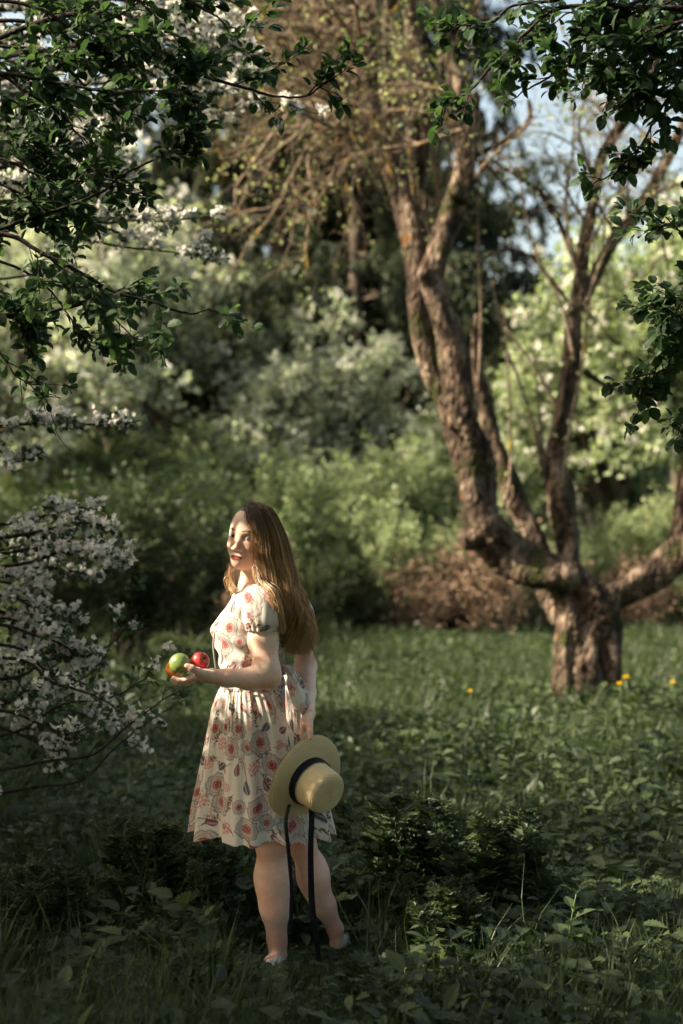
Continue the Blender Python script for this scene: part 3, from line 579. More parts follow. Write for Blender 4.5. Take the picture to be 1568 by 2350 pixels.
# blossoming trees at the left, behind the near boughs
F = dict(fl=1, tw_per_m=8, tl=(.06, .22), rose=(2, 5), per=.52, fs=.030, leafL=.036, down=-.2)
Bt = [(-4.6, 7.9, -.1), (-4.3, 7.8, 1.2), (-3.9, 7.6, 2.4), (-3.6, 7.5, 3.4)]
specs = [([(-500, 200, 7.4), (-200, 120, 7.4), (100, 70, 7.4), (300, 40, 7.4), (420, 50, 7.4), (510, 90, 7.4), (600, 130, 7.4)], .02, .004, dict(F, tw_per_m=13)),
         ([(-400, 100, 7.5), (0, -30, 7.5), (250, -10, 7.5), (400, 20, 7.5), (500, 50, 7.5)], .02, .004, dict(F, tw_per_m=14)),
         ([(-400, 300, 7.4), (-100, 200, 7.4), (200, 150, 7.4), (380, 160, 7.4), (480, 215, 7.4), (560, 180, 7.4)], .014, .004, F),
         ([(-500, 420, 7.3), (-200, 330, 7.3), (50, 330, 7.3), (180, 340, 7.3), (250, 320, 7.3)], .016, .004, dict(F, tw_per_m=12)),
         ([(-500, 560, 7.2), (-200, 480, 7.2), (0, 420, 7.2), (120, 440, 7.2), (260, 490, 7.2), (330, 500, 7.2)], .018, .004, dict(F, tw_per_m=12)),
         ([(200, 520, 7.2), (300, 505, 7.2), (400, 506, 7.2), (500, 494, 7.2)], .007, .003, dict(F, tl=(.04, .12), tw_per_m=16, per=.8)),
         ([(160, 540, 7.2), (260, 562, 7.2), (360, 574, 7.2), (480, 590, 7.2)], .007, .003, dict(F, tl=(.04, .13), tw_per_m=16, per=.8)),
         ([(640, 225, 7.1), (700, 250, 7.1), (740, 262, 7.1)], .004, .002, dict(F, tl=(.03, .06), tw_per_m=9, per=.8)),
         ([(-400, 600, 7.4), (-50, 640, 7.4), (130, 620, 7.4), (150, 640, 7.4)], .01, .003, F),
         ([(-500, 700, 7.3), (-150, 560, 7.3), (0, 480, 7.3), (100, 400, 7.3), (200, 380, 7.3)], .014, .004, dict(F, tw_per_m=11)),
         ([(-500, 120, 7.9), (-100, 100, 7.9), (100, 160, 7.9), (250, 130, 7.9), (340, 190, 7.9)], .014, .004, dict(F, tw_per_m=15)),
         ([(-500, 260, 7.9), (-100, 240, 7.9), (60, 230, 7.9), (200, 270, 7.9), (300, 240, 7.9)], .014, .004, dict(F, tw_per_m=15)),
         ([(-500, 400, 7.8), (-100, 360, 7.8), (60, 390, 7.8), (160, 420, 7.8), (250, 400, 7.8)], .014, .004, dict(F, tw_per_m=15)),
         ([(-500, 10, 7.8), (-100, 20, 7.8), (150, 20, 7.8), (350, 70, 7.8), (520, 60, 7.8)], .014, .004, dict(F, tw_per_m=15))]
specs += [([(a - 20, b_ - 35, c + .5) for a, b_, c in sp[0]], sp[1], sp[2], dict(sp[3], per=.75)) for sp in specs[1:5] + specs[10:14]]
specs += [([(a + 60, b_ - 12, c + .15) for a, b_, c in sp[0]], sp[1], sp[2], dict(sp[3], per=.8)) for sp in specs[10:14]]
specs += [([(a + 10, b_ + 40, c + .3) for a, b_, c in sp[0]], sp[1], sp[2], dict(sp[3])) for sp in specs[:5] + specs[10:14]]
near_tree('blossoming_apple_tree', Bt, 'white blossoming apple tree behind the dark boughs at the upper left', specs, .12, 'white blossoming trees at the left')
Bt2 = [(-3.9, 6.9, -.1), (-3.6, 6.8, .5), (-3.2, 6.7, 1.1), (-2.9, 6.6, 1.6)]
F2 = dict(F, tw_per_m=10)
specs = [([(-500, 1080, 6.9), (-150, 1000, 6.8), (60, 975, 6.8), (160, 972, 6.8), (240, 978, 6.8), (320, 966, 6.8)], .012, .003, dict(F, tl=(.03, .07), tw_per_m=16, per=.55)),
         ([(-400, 1100, 6.8), (-60, 1020, 6.8), (20, 1060, 6.8), (60, 1050, 6.8)], .008, .003, F2),
         ([(-400, 1250, 6.7), (-50, 1210, 6.7), (80, 1190, 6.7), (160, 1170, 6.7), (235, 1175, 6.7)], .012, .003, dict(F2, tl=(.03, .10), tw_per_m=14)),
         ([(-400, 1290, 6.6), (0, 1270, 6.6), (120, 1240, 6.6), (190, 1250, 6.6), (245, 1262, 6.6)], .010, .003, dict(F2, tl=(.03, .10), tw_per_m=14)),
         ([(-400, 1300, 6.6), (-50, 1330, 6.6), (50, 1350, 6.6), (90, 1390, 6.6)], .010, .003, F2),
         ([(-400, 1400, 6.6), (-50, 1400, 6.6), (70, 1430, 6.6), (140, 1460, 6.6), (160, 1500, 6.6)], .010, .003, F2),
         ([(-400, 1550, 6.4), (0, 1560, 6.4), (100, 1520, 6.4), (220, 1500, 6.4), (290, 1430, 6.4), (300, 1300, 6.4)], .010, .002, dict(F, per=.12, rose=(1, 4))),
         ([(-400, 1500, 6.3), (0, 1480, 6.3), (110, 1540, 6.3), (220, 1580, 6.3), (300, 1640, 6.3)], .010, .002, dict(F2, per=.22, rose=(1, 4))),
         ([(-400, 1640, 6.2), (-50, 1600, 6.2), (80, 1630, 6.2), (150, 1670, 6.2), (210, 1640, 6.2)], .010, .002, dict(F2, per=.22, rose=(1, 4))),
         ([(-400, 1780, 6.0), (-50, 1770, 6.0), (120, 1745, 6.0), (220, 1730, 6.0), (300, 1660, 6.0), (380, 1600, 6.0), (470, 1555, 6.0)], .009, .002, dict(F, per=.07, rose=(1, 3), tw_per_m=6)),
         ([(-400, 1720, 6.1), (0, 1690, 6.1), (140, 1620, 6.1), (260, 1600, 6.1), (330, 1560, 6.1)], .009, .002, dict(F2, per=.18, rose=(1, 4))),
         ([(-300, 1500, 6.5), (0, 1420, 6.5), (60, 1480, 6.5), (40, 1600, 6.5)], .009, .003, F2)]
specs += [([(a - 30, b_ + 62, c + .35) for a, b_, c in sp[0]], sp[1], sp[2], dict(sp[3])) for sp in specs[2:10]] + [([(a + 14, b_ + 30, c - .3) for a, b_, c in sp[0]], sp[1], sp[2], dict(sp[3])) for sp in specs[2:6] + specs[7:9]]
specs += [([(a - 10, b_ + 260, c + .1) for a, b_, c in sp[0]], sp[1], sp[2], dict(sp[3], per=.3)) for sp in specs[3:6]]
near_tree('blossoming_apple_tree', Bt2, 'low spreading branches full of white blossom at the lower left', specs, .08, 'white blossoming trees at the left')

# unseen leafy crown added above and beside the camera to darken the foreground
gc = np.random.default_rng(29)
tubes, tips = [], []
TOP = dict(APPLE, lev=3)
for bx, by, bz, dv, L in [(3.2, 1.0, 1.9, (-.8, .5, .55), 2.6), (3.2, 1.0, 1.9, (-.5, -.5, .8), 2.2), (3.2, 1.0, 1.9, (-.9, 0, .7), 2.6), (3.2, 1.0, 1.9, (.1, .9, .6), 2.4), (3.2, 1.0, 1.9, (-.5, 1, .8), 2.6),
                          (-3.3, 1.2, 1.9, (.8, .5, .6), 2.4), (-3.3, 1.2, 1.9, (.6, -.4, .8), 2.2), (-3.3, 1.2, 1.9, (.9, .1, .75), 2.5), (-3.3, 1.2, 1.9, (-.2, .9, .6), 2.3), (-3.3, 1.2, 1.9, (.3, 1, .8), 2.5)]:
    a_, b__ = [], []; L *= 1.25
    grow(gc, (bx, by, bz), dv, L, .07, 1, dict(APPLE, lev=4), a_, b__); tubes.append((a_, bx)); tips.append((b__, bx))
    a_, b__ = [], []; grow(gc, (bx, by, bz), (dv[0], dv[1] * .5 + .15, dv[2] + .5), L * 1.1, .06, 1, dict(APPLE, lev=4), a_, b__); tubes.append((a_, bx)); tips.append((b__, bx))
def clear(p):
    dx, dy = infront(p); return litclear(p) & ~((p[:, 1] > 0) & (dx > -260) & (dx < 1830) & (dy > -420))
for bx, lab in ((3.2, 'unseen tree added beside the camera on the right to shade the foreground'), (-3.3, 'unseen tree added beside the camera on the left to shade the foreground')):
    r_ = tag(empty('camera_side_tree', (0, 0, 0)), lab, 'tree', 'shade trees added beside the camera'); wd = MB()
    r_.name = 'side_shade_tree'
    yb = 1.0 if bx > 0 else 1.2
    wd.tube([(bx + .1, yb, -.1), (bx, yb, .9), (bx, yb, 1.95)], [.14, .11, .09], 12)
    for ts, x_ in tubes:
        if x_ == bx:
            for pts, rr, lev in ts:
                if clear(pts).all(): wd.tube(pts, rr, 4, cap=False)
    wd.build('trunk', M['bark_far'], r_); lf = MB()
    leaves_on(gc, lf, [q for ts, x_ in tips if x_ == bx for q in ts], 55, .09, .65, .12, cull=clear)
    lf.build('crown', M['leaf_shade'], r_, smooth=False)

# ------------------------------------------------------------------ grass and herbs
gg = np.random.default_rng(77)
def scatter(n, y0, y1, power=1.0, margin=.5):
    y = y0 + (y1 - y0) * gg.random(n) ** power; hw = y * .245 + margin; x = gg.uniform(-1, 1, n) * hw; return np.stack([x, y, gz(x, y)], 1)
BL = (np.array([[0, -.5, 0], [0, .5, 0], [.34, -.42, .02], [.34, .42, .02], [.68, -.3, -.06], [.68, .3, -.06], [1, 0, -.24]]), np.array([[0, 2, 1], [1, 2, 3], [2, 4, 3], [3, 4, 5], [4, 6, 5]]))
def blades(mb, p, h, wd, lean=.4):
    k = len(p); d = norm(np.hstack([gg.normal(0, lean, (k, 2)), np.ones((k, 1))])); n = norm(rdir(gg, k) * [1, 1, .3]); put(mb, BL, p, d, n, h, wd)
def footcap(p):                        # growth stays low where it would stand before the feet of the woman
    dx, _ = infront(p); m_ = (p[:, 1] > 4.0) & (p[:, 1] < 5.36) & (dx > 575) & (dx < 835); return np.where(m_, np.maximum(CAMZ - .3015 * p[:, 1], .012), 9.)
def patchy(p, s=1.7, ph=0.):
    return .5 + .5 * np.sin(p[:, 0] * s + ph) * np.sin(p[:, 1] * s * .8 + ph * 2 + .6 * np.sin(p[:, 0] * 2.3))
gm = MB()
p = scatter(60000, 3.3, 7.5, 1, .3); h = gg.uniform(.06, .30, len(p)) * (.6 + .6 * patchy(p, 2.1)); h *= np.where((p[:, 0] < -.2) & (p[:, 1] < 5.6), 1.25, .8); h *= np.where(gg.random(len(p)) < .03, 1.7, 1.)
nearw = np.hypot((p[:, 0] + .08) / .36, (p[:, 1] - 5.1) / .62) < 1; h = np.where(nearw, h * .42, h)
h = np.minimum(h, footcap(p)); blades(gm, p, h, gg.uniform(.0025, .006, len(p)))
p = scatter(26000, 7, 26, 1.25, .8); blades(gm, p, gg.uniform(.08, .27, len(p)) * (.5 + patchy(p, 1.1, 2.)), gg.uniform(.006, .012, len(p)))
p = scatter(5000, 4.2, 24, 1.3, .8); c = p[gg.integers(0, 120, 5000)] + np.hstack([gg.normal(0, .07, (5000, 2)), np.zeros((5000, 1))]); blades(gm, c, np.minimum(gg.uniform(.16, .42, 5000), footcap(c)), gg.uniform(.005, .010, 5000), .3)
tag(gm.build('grass', M['grass'], smooth=False), kind='stuff')
hm = MB()
def herbs(n, y0, y1, L, hmax, tpl, W=.8, m=.4, pw=1.0, up=1.0):
    p = scatter(n, y0, y1, pw, m); hh = gg.uniform(.01, hmax, n) * (.25 + 1.3 * patchy(p, 1.5, 1.) * patchy(p, .7, 3.)); nearw = np.hypot((p[:, 0] + .08) / .36, (p[:, 1] - 5.05) / .62) < 1
    hh = np.minimum(np.where(nearw, hh * .3, hh), footcap(p) * .8); p[:, 2] += hh; l = L * gg.uniform(.55, 1.25, n)
    kp = (footcap(p) > 1) | (gg.random(n) < .45) | (p[:, 1] < 4.6); p = p[kp]; n = len(p); l = L * gg.uniform(.35, 1.3, n) * np.where(footcap(p) > 1, 1, .6)
    put(hm, tpl, p, norm(rdir(gg, n) * [1, 1, .35]), norm(rdir(gg, n) * .45 + [0, -.1, up]), l, l * W)
herbs(8500, 3.3, 7.8, .055, .24, LF_ROUND, 1.0)
herbs(8500, 3.3, 7.8, .075, .30, LF_SERR, .55)
herbs(9000, 3.3, 8, .045, .20, LF_NEAR, .5)
herbs(34000, 6.8, 14, .065, .26, LF_FAR, .7, .8)
herbs(6000, 6.8, 13, .09, .30, LF_SERR, .6, .8)
herbs(42000, 12, 27, .08, .20, LF_FAR, .75, 1.4)
tag(hm.build('ground_cover', M['leaf_ground'], smooth=False), kind='stuff')

# individual herbs that stand out near the woman
def nettle(h, seed, nl=7, L=.10):
    g_ = np.random.default_rng(seed); r_ = empty('nettle_plant'); st, lf = MB(), MB()
    q = spline(np.array([[0, 0, 0], [g_.normal(0, .015), g_.normal(0, .015), h * .5], [g_.normal(0, .03), g_.normal(0, .03), h]]), 12); st.tube(q, np.linspace(.0045, .002, 12), 6)
    for i in range(nl):
        t = .25 + .75 * i / (nl - 1); p0 = q[int(t * 11)]; a = i * math.pi / 2 + g_.normal(0, .2); l = L * (1.15 - .65 * t) * g_.uniform(.85, 1.15)
        for sgn in (0, math.pi):
            d = np.array([math.cos(a + sgn), math.sin(a + sgn), .15 + .55 * t]); d = norm(d); e = p0 + d * .02; st.tube([p0, e], [.0015, .001], 4, cap=False)
            put(lf, LF_SERR, e[None], d[None], norm(np.array([[-d[0] * .5, -d[1] * .5, 1.]])), np.array([l]), np.array([l * .62]))
    st.build('stem', M['stem_green'], r_); lf.build('leaves', M['leaf_ground'], r_, smooth=False); return r_
def ferny(seed, nf=26, L=.30, h=.34):
    g_ = np.random.default_rng(seed); r_ = empty('cow_parsley'); st, lf = MB(), MB()
    for i in range(nf):
        a = g_.uniform(0, 6.28); rr_ = g_.uniform(.25, 1) * L; hh = h * g_.uniform(.45, 1.45)
        bx, by = g_.normal(0, .09, 2); q = spline(np.array([[bx, by, 0], [bx + math.cos(a) * rr_ * .15, by + math.sin(a) * rr_ * .15, hh * .6], [bx + math.cos(a) * rr_ * .45, by + math.sin(a) * rr_ * .45, hh], [bx + math.cos(a) * rr_ * .9, by + math.sin(a) * rr_ * .9, hh * g_.uniform(.7, 1.15)]]), 16)
        st.tube(q, np.linspace(.003, .001, 16), 4, cap=False); side = np.array([-math.sin(a), math.cos(a), 0])
        for j in range(5, 16):
            w_ = (1 - (j - 5) / 11) * .13 + .02; d0 = norm(q[j] - q[j - 1])
            for sg in (-1, 1):
                d = norm(side * sg + d0 * .7 + g_.normal(0, .1, 3)); k = 5; tt = np.linspace(.15, 1, k)[:, None]; pp = q[j] + d * w_ * tt
                ll = (w_ * .52) * (1.2 - .7 * tt[:, 0]); nn = np.tile([0, -.3, 1.], (k, 1)) + g_.normal(0, .65, (k, 3))
                for s2 in (-1, 1):
                    e = norm(np.cross(d, [0, 0, 1.]) * s2 + d * .8); put(lf, LF_FAR, pp, np.tile(e, (k, 1)) + g_.normal(0, .15, (k, 3)), nn, ll + .006, (ll + .008) * .50)
    st.build('stem', M['stem_green'], r_); lf.build('leaves', M['leaf_ground'], r_, smooth=False); return r_
def gpt(dx, dy):                       # ground point under a picture position
    Yg = CAMZ * FPX / (dy / DS - HZ); return (dx / DS - W_ / 2) / FPX * Yg, Yg
nets = {}
def plants(kind, src, items, cat, grp):
    for i, (x_, y_, s, rz, lab) in enumerate(items):
        o = src if i == 0 else copy_tree(src); o.location = (x_, y_, float(gz(x_, y_))); o.scale = (s,) * 3; o.rotation_euler = (0, 0, rz); tag(o, lab, cat, grp)
A = lambda dx, Y_: px(dx, Y_)
plants('n', nettle(.36, 1), [
    (A(1303, 4.75), 4.75, 1.0, .3, 'tall nettle with bright stem standing at the right, lit by the sun'),
    (A(1110, 4.5), 4.5, .62, 1.3, 'small nettle right of the feet of the woman near the bottom'),
    (A(960, 4.25), 4.25, .50, 2.2, 'nettle with drooping leaves at the bottom, below the long ribbon'),
    (A(1440, 4.6), 4.6, .7, 4.0, 'dark nettle at the lower right edge behind the tall one'),
    (A(1230, 4.3), 4.3, .60, 5.0, 'small dark nettle at the bottom in front of the tall one'),
    (A(1500, 5.3), 5.3, .75, .9, 'nettle at the right edge in the shaded herbs'),
    (A(190, 4.4), 4.4, .55, 2.9, 'dark nettle at the lower left corner among long grass')], 'plant', 'nettles in the foreground')
plants('c', ferny(2), [
    (A(960, 5.75), 5.75, .92, .3, 'tall dark cow parsley clump just right of the hat'),
    (A(1130, 5.6), 5.6, .85, 1.6, 'dark cow parsley right of the tallest clump'),
    (A(450, 5.6), 5.6, .65, 2.6, 'dark cow parsley left of the near leg of the woman'),
    (A(330, 5.6), 5.6, .75, 4.1, 'dark cow parsley in the shade at the left'),
    (A(480, 4.45), 4.45, .45, 5.2, 'low cow parsley in the foreground left of the feet'),
    (A(1010, 5.0), 5.0, .62, 2.0, 'dark cow parsley between the hat ribbon and the tall nettle'),
    (A(120, 5.2), 5.2, .65, .8, 'dark cow parsley at the left edge')], 'plant', 'cow parsley clumps')
def dock(seed, n=9, L=.15):
    g_ = np.random.default_rng(seed); r_ = empty('broad_leaf_plant'); st, lf = MB(), MB()
    for i in range(n):
        a = i * 2.4 + g_.normal(0, .2); rr_ = g_.uniform(.05, .13); hh = g_.uniform(.05, .14); e = np.array([math.cos(a) * rr_, math.sin(a) * rr_, hh]); st.tube([[0, 0, 0], e * [.5, .5, .8], e], [.003, .002, .0018], 4, cap=False)
        l = L * g_.uniform(.6, 1.1); put(lf, LF_ROUND, e[None], norm(e * [1, 1, 0] + [0, 0, .02])[None], np.array([[g_.normal(0, .3), g_.normal(0, .3) - .2, 1.]]), np.array([l]), np.array([l * 1.05]))
    st.build('stem', M['stem_green'], r_); lf.build('leaves', M['leaf_ground'], r_, smooth=False); return r_
plants('d', dock(5), [
    (A(805, 6.0), 6.0, 1.2, .3, 'broad sunlit leaves behind the hat, right of the far leg'),
    (A(690, 5.6), 5.6, .9, 1.3, 'broad leaves between the two legs of the woman'),
    (A(890, 4.75), 4.75, .9, 2.3, 'round leaved plant right of the far foot'),
    (A(1060, 4.55), 4.55, .9, 3.7, 'round leaved plant below the dark cow parsley'),
    (A(1400, 5.1), 5.1, 1.0, 4.9, 'round leaved plant right of the tall nettle'),
    (A(520, 4.8), 4.8, .8, 5.9, 'round leaved plant left of the near foot')], 'plant', 'broad leaved plants')
def dandelion():
    r_ = empty('dandelion'); st, fl = MB(), MB(); st.tube([[0, 0, 0], [.01, 0, .10], [.0, 0, .20]], [.003, .003, .003], 5)
    g_ = np.random.default_rng(1); k = 70; a = g_.uniform(0, 6.28, k); el = g_.uniform(.05, 1.3, k); d = np.stack([np.cos(a) * np.cos(el), np.sin(a) * np.cos(el), np.sin(el) * .55], 1)
    put(fl, LF_FAR, np.tile([0, 0, .2], (k, 1)), d, norm(d * [-.3, -.3, 0] + [0, 0, 1]), .026, .009)
    st.build('stem', M['stem_green'], r_); fl.build('flower', plain_mat('dandelion_yellow', (.90, .66, .01), .7, .2, .15, 60), r_, smooth=False); return r_
plants('y', dandelion(), [
    (A(1436, 12.2), 12.2, 1.35, 0, 'large yellow dandelion right beside the old trunk, the upper of the pair'),
    (A(1423, 11.9), 11.9, 1.25, 1, 'yellow dandelion beside the old trunk, the lower of the pair'),
    (A(1408, 12.6), 12.6, .8, 2, 'tiny yellow dandelion touching the right side of the old trunk'),
    (A(1543, 12.3), 12.3, 1.15, 3, 'yellow dandelion near the right edge of the picture'),
    (A(1080, 11.9), 11.9, 1.0, 4, 'orange yellow dandelion alone in the grass left of the old trunk'),
    (A(473, 12.6), 12.6, 1.1, 5, 'yellow dandelion just left of the skirt under the held apples')], 'flower', 'dandelions in the grass')
# ------------------------------------------------------------------ implicit surfaces for the body
def surface_nets(F, lo, h):
    ins = F < 0; A_ = ins[:-1, :-1, :-1]; al = A_.copy(); an = A_.copy()
    for i in (0, 1):
        for j in (0, 1):
            for k in (0, 1):
                q = ins[i:F.shape[0] - 1 + i, j:F.shape[1] - 1 + j, k:F.shape[2] - 1 + k]; al &= q; an |= q
    ac = an & ~al; idx = np.full(ac.shape, -1, np.int64); cells = np.argwhere(ac); idx[ac] = np.arange(len(cells))
    acc = np.zeros((len(cells), 3)); cnt = np.zeros(len(cells)); cr = [(i, j, k) for i in (0, 1) for j in (0, 1) for k in (0, 1)]
    val = {c: F[cells[:, 0] + c[0], cells[:, 1] + c[1], cells[:, 2] + c[2]] for c in cr}
    for a in cr:
        for ax in range(3):
            if a[ax]: continue
            b_ = list(a); b_[ax] = 1; b_ = tuple(b_); va, vb = val[a], val[b_]; m_ = (va < 0) != (vb < 0)
            t_ = va[m_] / (va[m_] - vb[m_]); p_ = np.tile(np.array(a, float), (m_.sum(), 1)); p_[:, ax] += t_; acc[m_] += p_; cnt[m_] += 1
    V = (cells + acc / cnt[:, None]) * h + lo; Fs = []
    for ax in range(3):
        sl1 = [slice(None)] * 3; sl2 = [slice(None)] * 3; sl1[ax] = slice(0, -1); sl2[ax] = slice(1, None)
        a, b_ = ins[tuple(sl1)], ins[tuple(sl2)]; e = np.argwhere(a != b_); o1, o2 = [(1, 2), (2, 0), (0, 1)][ax]
        ok = (e[:, o1] > 0) & (e[:, o2] > 0) & (e[:, o1] < F.shape[o1] - 1) & (e[:, o2] < F.shape[o2] - 1); e = e[ok]
        if not len(e): continue
        def cc(d1, d2):
            q = e.copy(); q[:, o1] -= d1; q[:, o2] -= d2; return idx[q[:, 0], q[:, 1], q[:, 2]]
        q = np.stack([cc(1, 1), cc(0, 1), cc(0, 0), cc(1, 0)], 1); fl = ~a[tuple(e.T)]
        q[fl] = q[fl][:, ::-1]; q = q[(q >= 0).all(1)]; Fs += [q[:, [0, 1, 2]], q[:, [0, 2, 3]]]
    return V, np.vstack(Fs)
def evalf(prims, lo, hi, h):
    lo = np.array(lo, float); n = np.ceil((np.array(hi) - lo) / h).astype(int) + 1
    F = np.full(n, .5, np.float32); ax = [lo[i] + np.arange(n[i]) * h for i in range(3)]
    for pr in prims:
        typ, k = pr['t'], pr.get('k', .01); c, rmax = pr['c'], pr['R'] + k + 3 * h + .012
        s_ = [np.searchsorted(ax[i], [c[i] - rmax, c[i] + rmax]) for i in range(3)]
        if any(a >= b_ for a, b_ in s_): continue
        sl_ = tuple(slice(a, b_) for a, b_ in s_); X_, Y_, Z_ = np.meshgrid(*[ax[i][sl_[i]] for i in range(3)], indexing='ij')
        p = np.stack([X_, Y_, Z_], -1)
        if typ == 'ell':
            q = (p - c) @ pr['M'].T if 'M' in pr else p - c; r = np.array(pr['r']); k0 = np.linalg.norm(q / r, axis=-1); k1 = np.linalg.norm(q / r ** 2, axis=-1)
            d = k0 * (k0 - 1) / np.maximum(k1, 1e-6)
        else:
            a, b_ = pr['a'], pr['b']; ab = b_ - a; t_ = np.clip(((p - a) @ ab) / (ab @ ab), 0, 1); q = p - a - t_[..., None] * ab
            if 'M' in pr: q = q @ pr['M'].T / pr['sc']
            d = np.linalg.norm(q, axis=-1) - (pr['ra'] * (1 - t_) + pr['rb'] * t_)
        G = F[sl_]
        if pr.get('sub'):
            h_ = np.maximum(k - np.abs(G + d), 0) / k; F[sl_] = np.maximum(G, -d) + h_ * h_ * k / 4
        else:
            h_ = np.maximum(k - np.abs(G - d), 0) / k; F[sl_] = np.minimum(G, d) - h_ * h_ * k / 4
    return F, lo
def cone(a, b_, ra, rb, k=.01, **kw):
    a, b_ = np.array(a, float), np.array(b_, float); return dict(t='cone', a=a, b=b_, ra=ra, rb=rb, k=k, c=(a + b_) / 2, R=np.linalg.norm(a - b_) / 2 + max(ra, rb) * kw.get('grow', 1), **kw)
def ell(c, r, k=.01, **kw): return dict(t='ell', c=np.array(c, float), r=r, k=k, R=max(r), **kw)
def chain(pts, rs, k=.012): return [cone(pts[i], pts[i + 1], rs[i], rs[i + 1], k) for i in range(len(pts) - 1)]

# ------------------------------------------------------------------ the woman
YW = 5.21
HF = norm(np.array([-.46, -.885, -.02])); Z_ = np.array([0, 0, 1.]); S0 = norm(np.cross(Z_, HF)); U0 = np.cross(HF, S0)
ro = rad(9.0); HU = U0 * math.cos(ro) + S0 * math.sin(ro); HS = S0 * math.cos(ro) - U0 * math.sin(ro)
HM = np.stack([HF, HS, HU]); HS_ = 1.05; HO = P(549.5, 1233, 5.10)          # head frame: forward, her left, up; origin between the eyes
def hp(f, s, u): return HO + (np.array([f, s, u]) * HS_) @ HM
def hell(f, s, u, r, k=.01, **kw): return ell(hp(f, s, u), np.array(r) * HS_, k, M=HM, **kw)
head = [hell(-.090, 0, .028, (.096, .073, .087), .02), hell(-.055, 0, -.022, (.058, .060, .080), .03)]
for sg in (-1, 1):
    head += [cone(hp(-.075, sg * .046, -.052), hp(-.022, sg * .012, -.091), .020, .016, .028), hell(-.036, sg * .035, -.036, (.026, .021, .026), .024)]
head += [hell(-.018, 0, -.090, (.018, .018, .014), .02), cone(hp(-.014, -.026, .020), hp(-.014, .026, .020), .011, .011, .02), hell(-.012, 0, -.070, (.018, .028, .022), .02)]
for sg in (-1, 1): head += [hell(.007, sg * .031, .000, (.0105, .013, .009), .012, sub=True)]
for sg in (-1, 1): head += [hell(-.0125, sg * .031, .0, (.0135, .0140, .0125), .003)]
head += [cone(hp(-.006, 0, .010), hp(.014, 0, -.036), .0070, .0095, .012), hell(.018, 0, -.038, (.0095, .0105, .0085), .006)]
for sg in (-1, 1): head += [hell(.006, sg * .0135, -.0415, (.010, .0075, .0072), .006)]
head += [hell(.0005, 0, -.0645, (.0095, .022, .0052), .005), hell(-.0005, 0, -.0755, (.0095, .018, .0062), .005)]
head += [cone(hp(-.095, .074, -.002), hp(-.092, .074, -.022), .012, .008, .006)]
BB = rad(10); FB = np.array([-math.cos(BB), math.sin(BB), 0]); SB = np.array([-math.sin(BB), -math.cos(BB), 0]); BM = np.stack([FB, SB, Z_])
AX = P(585, 1430, YW) * [1, 1, 0]
zof = lambda dy: CAMZ + (HZ - dy / DS) / FPX * YW
def bell(f, s, dy, r, k=.03): c = AX + FB * f + SB * s; c[2] = zof(dy); return ell(c, r, k, M=BM)
torso = [cone(P(590, 1285, 5.185), P(578, 1372, 5.20), .050, .060, .03), bell(.0, 0, 1405, (.080, .125, .075)), bell(.01, 0, 1450, (.095, .115, .11)), bell(.01, 0, 1540, (.085, .100, .12)), bell(.0, 0, 1640, (.10, .12, .11))]
ls, rs_ = P(606, 1388, 5.05), P(672, 1398, 5.36)
torso += [cone(P(585, 1372, 5.15), ls, .045, .050, .03), cone(P(600, 1375, 5.25), rs_, .045, .045, .03)]
larm = chain([ls, P(604, 1470, 5.03), P(612, 1535, 5.0), P(617, 1553, 5.0)], [.051, .052, .045, .040], .02) + chain([P(617, 1553, 5.0), P(570, 1558, 4.97), P(520, 1556, 4.93), P(484, 1551, 4.90)], [.042, .036, .029, .0235], .02)
rarm = chain([rs_, P(693, 1465, 5.40), P(703, 1530, 5.34)], [.048, .044, .038], .02) + chain([P(703, 1530, 5.34), P(705, 1590, 5.21), P(708, 1638, 5.05)], [.038, .031, .0225], .02)
lh = [ell(P(459, 1551, 4.90), (.036, .034, .0165), .015), cone(P(484, 1551, 4.90), P(465, 1551, 4.90), .0235, .020, .015), ell(P(466, 1548, 4.875), (.026, .014, .015), .012)]
for i, Yf in enumerate((4.868, 4.890, 4.912, 4.932)):
    dz = (0, 4, 7, 6)[i]; e = (0, -3, 2, 12)[i]
    lh += chain([P(446, 1554 + dz * .5, Yf), P(427 + e * .4, 1560 + dz, Yf + .002), P(411 + e, 1562 + dz, Yf + .004), P(399 + e, 1556 + dz, Yf + .005)], [.0098, .0090, .0082, .0070], .006)
lh += chain([P(472, 1546, 4.878), P(455, 1541, 4.855), P(441, 1534, 4.842), P(430, 1528, 4.838)], [.014, .0125, .0105, .0088], .010)
rh = [cone(P(708, 1636, 5.05), P(704, 1664, 5.025), .0225, .019, .015), ell(P(703, 1660, 5.03), (.020, .022, .026), .012)]
for i, (Yf, xo) in enumerate(((5.012, 0), (5.030, 1), (5.048, 3), (5.064, 5))):
    rh += chain([P(698 + xo, 1664, Yf), P(692 + xo, 1682, Yf + .004), P(697 + xo, 1700, Yf + .006), P(707 + xo, 1709, Yf + .004)], [.0098, .0090, .0082, .0070], .006)
rh += chain([P(709, 1646, 5.02), P(710, 1664, 4.995), P(711.5, 1679, 4.983), P(712.5, 1691, 4.977)], [.0135, .0115, .0098, .0088], .010)
lleg = chain([P(598, 1690, 5.16), P(616, 1850, 5.12), P(622, 1930, 5.10), P(627, 2010, 5.13), P(632, 2085, 5.14), P(637, 2160, 5.155)], [.060, .052, .049, .059, .048, .033], .03)
lleg += [ell(P(629, 2020, 5.145), (.057, .058, .11), .04), ell(P(622, 1935, 5.085), (.040, .035, .045), .03), cone(P(636, 2155, 5.155), P(640, 2192, 5.165), .033, .028, .02)] + chain([P(640, 2192, 5.16), P(625, 2208, 5.08), P(611, 2220, 5.02)], [.028, .028, .020], .02)
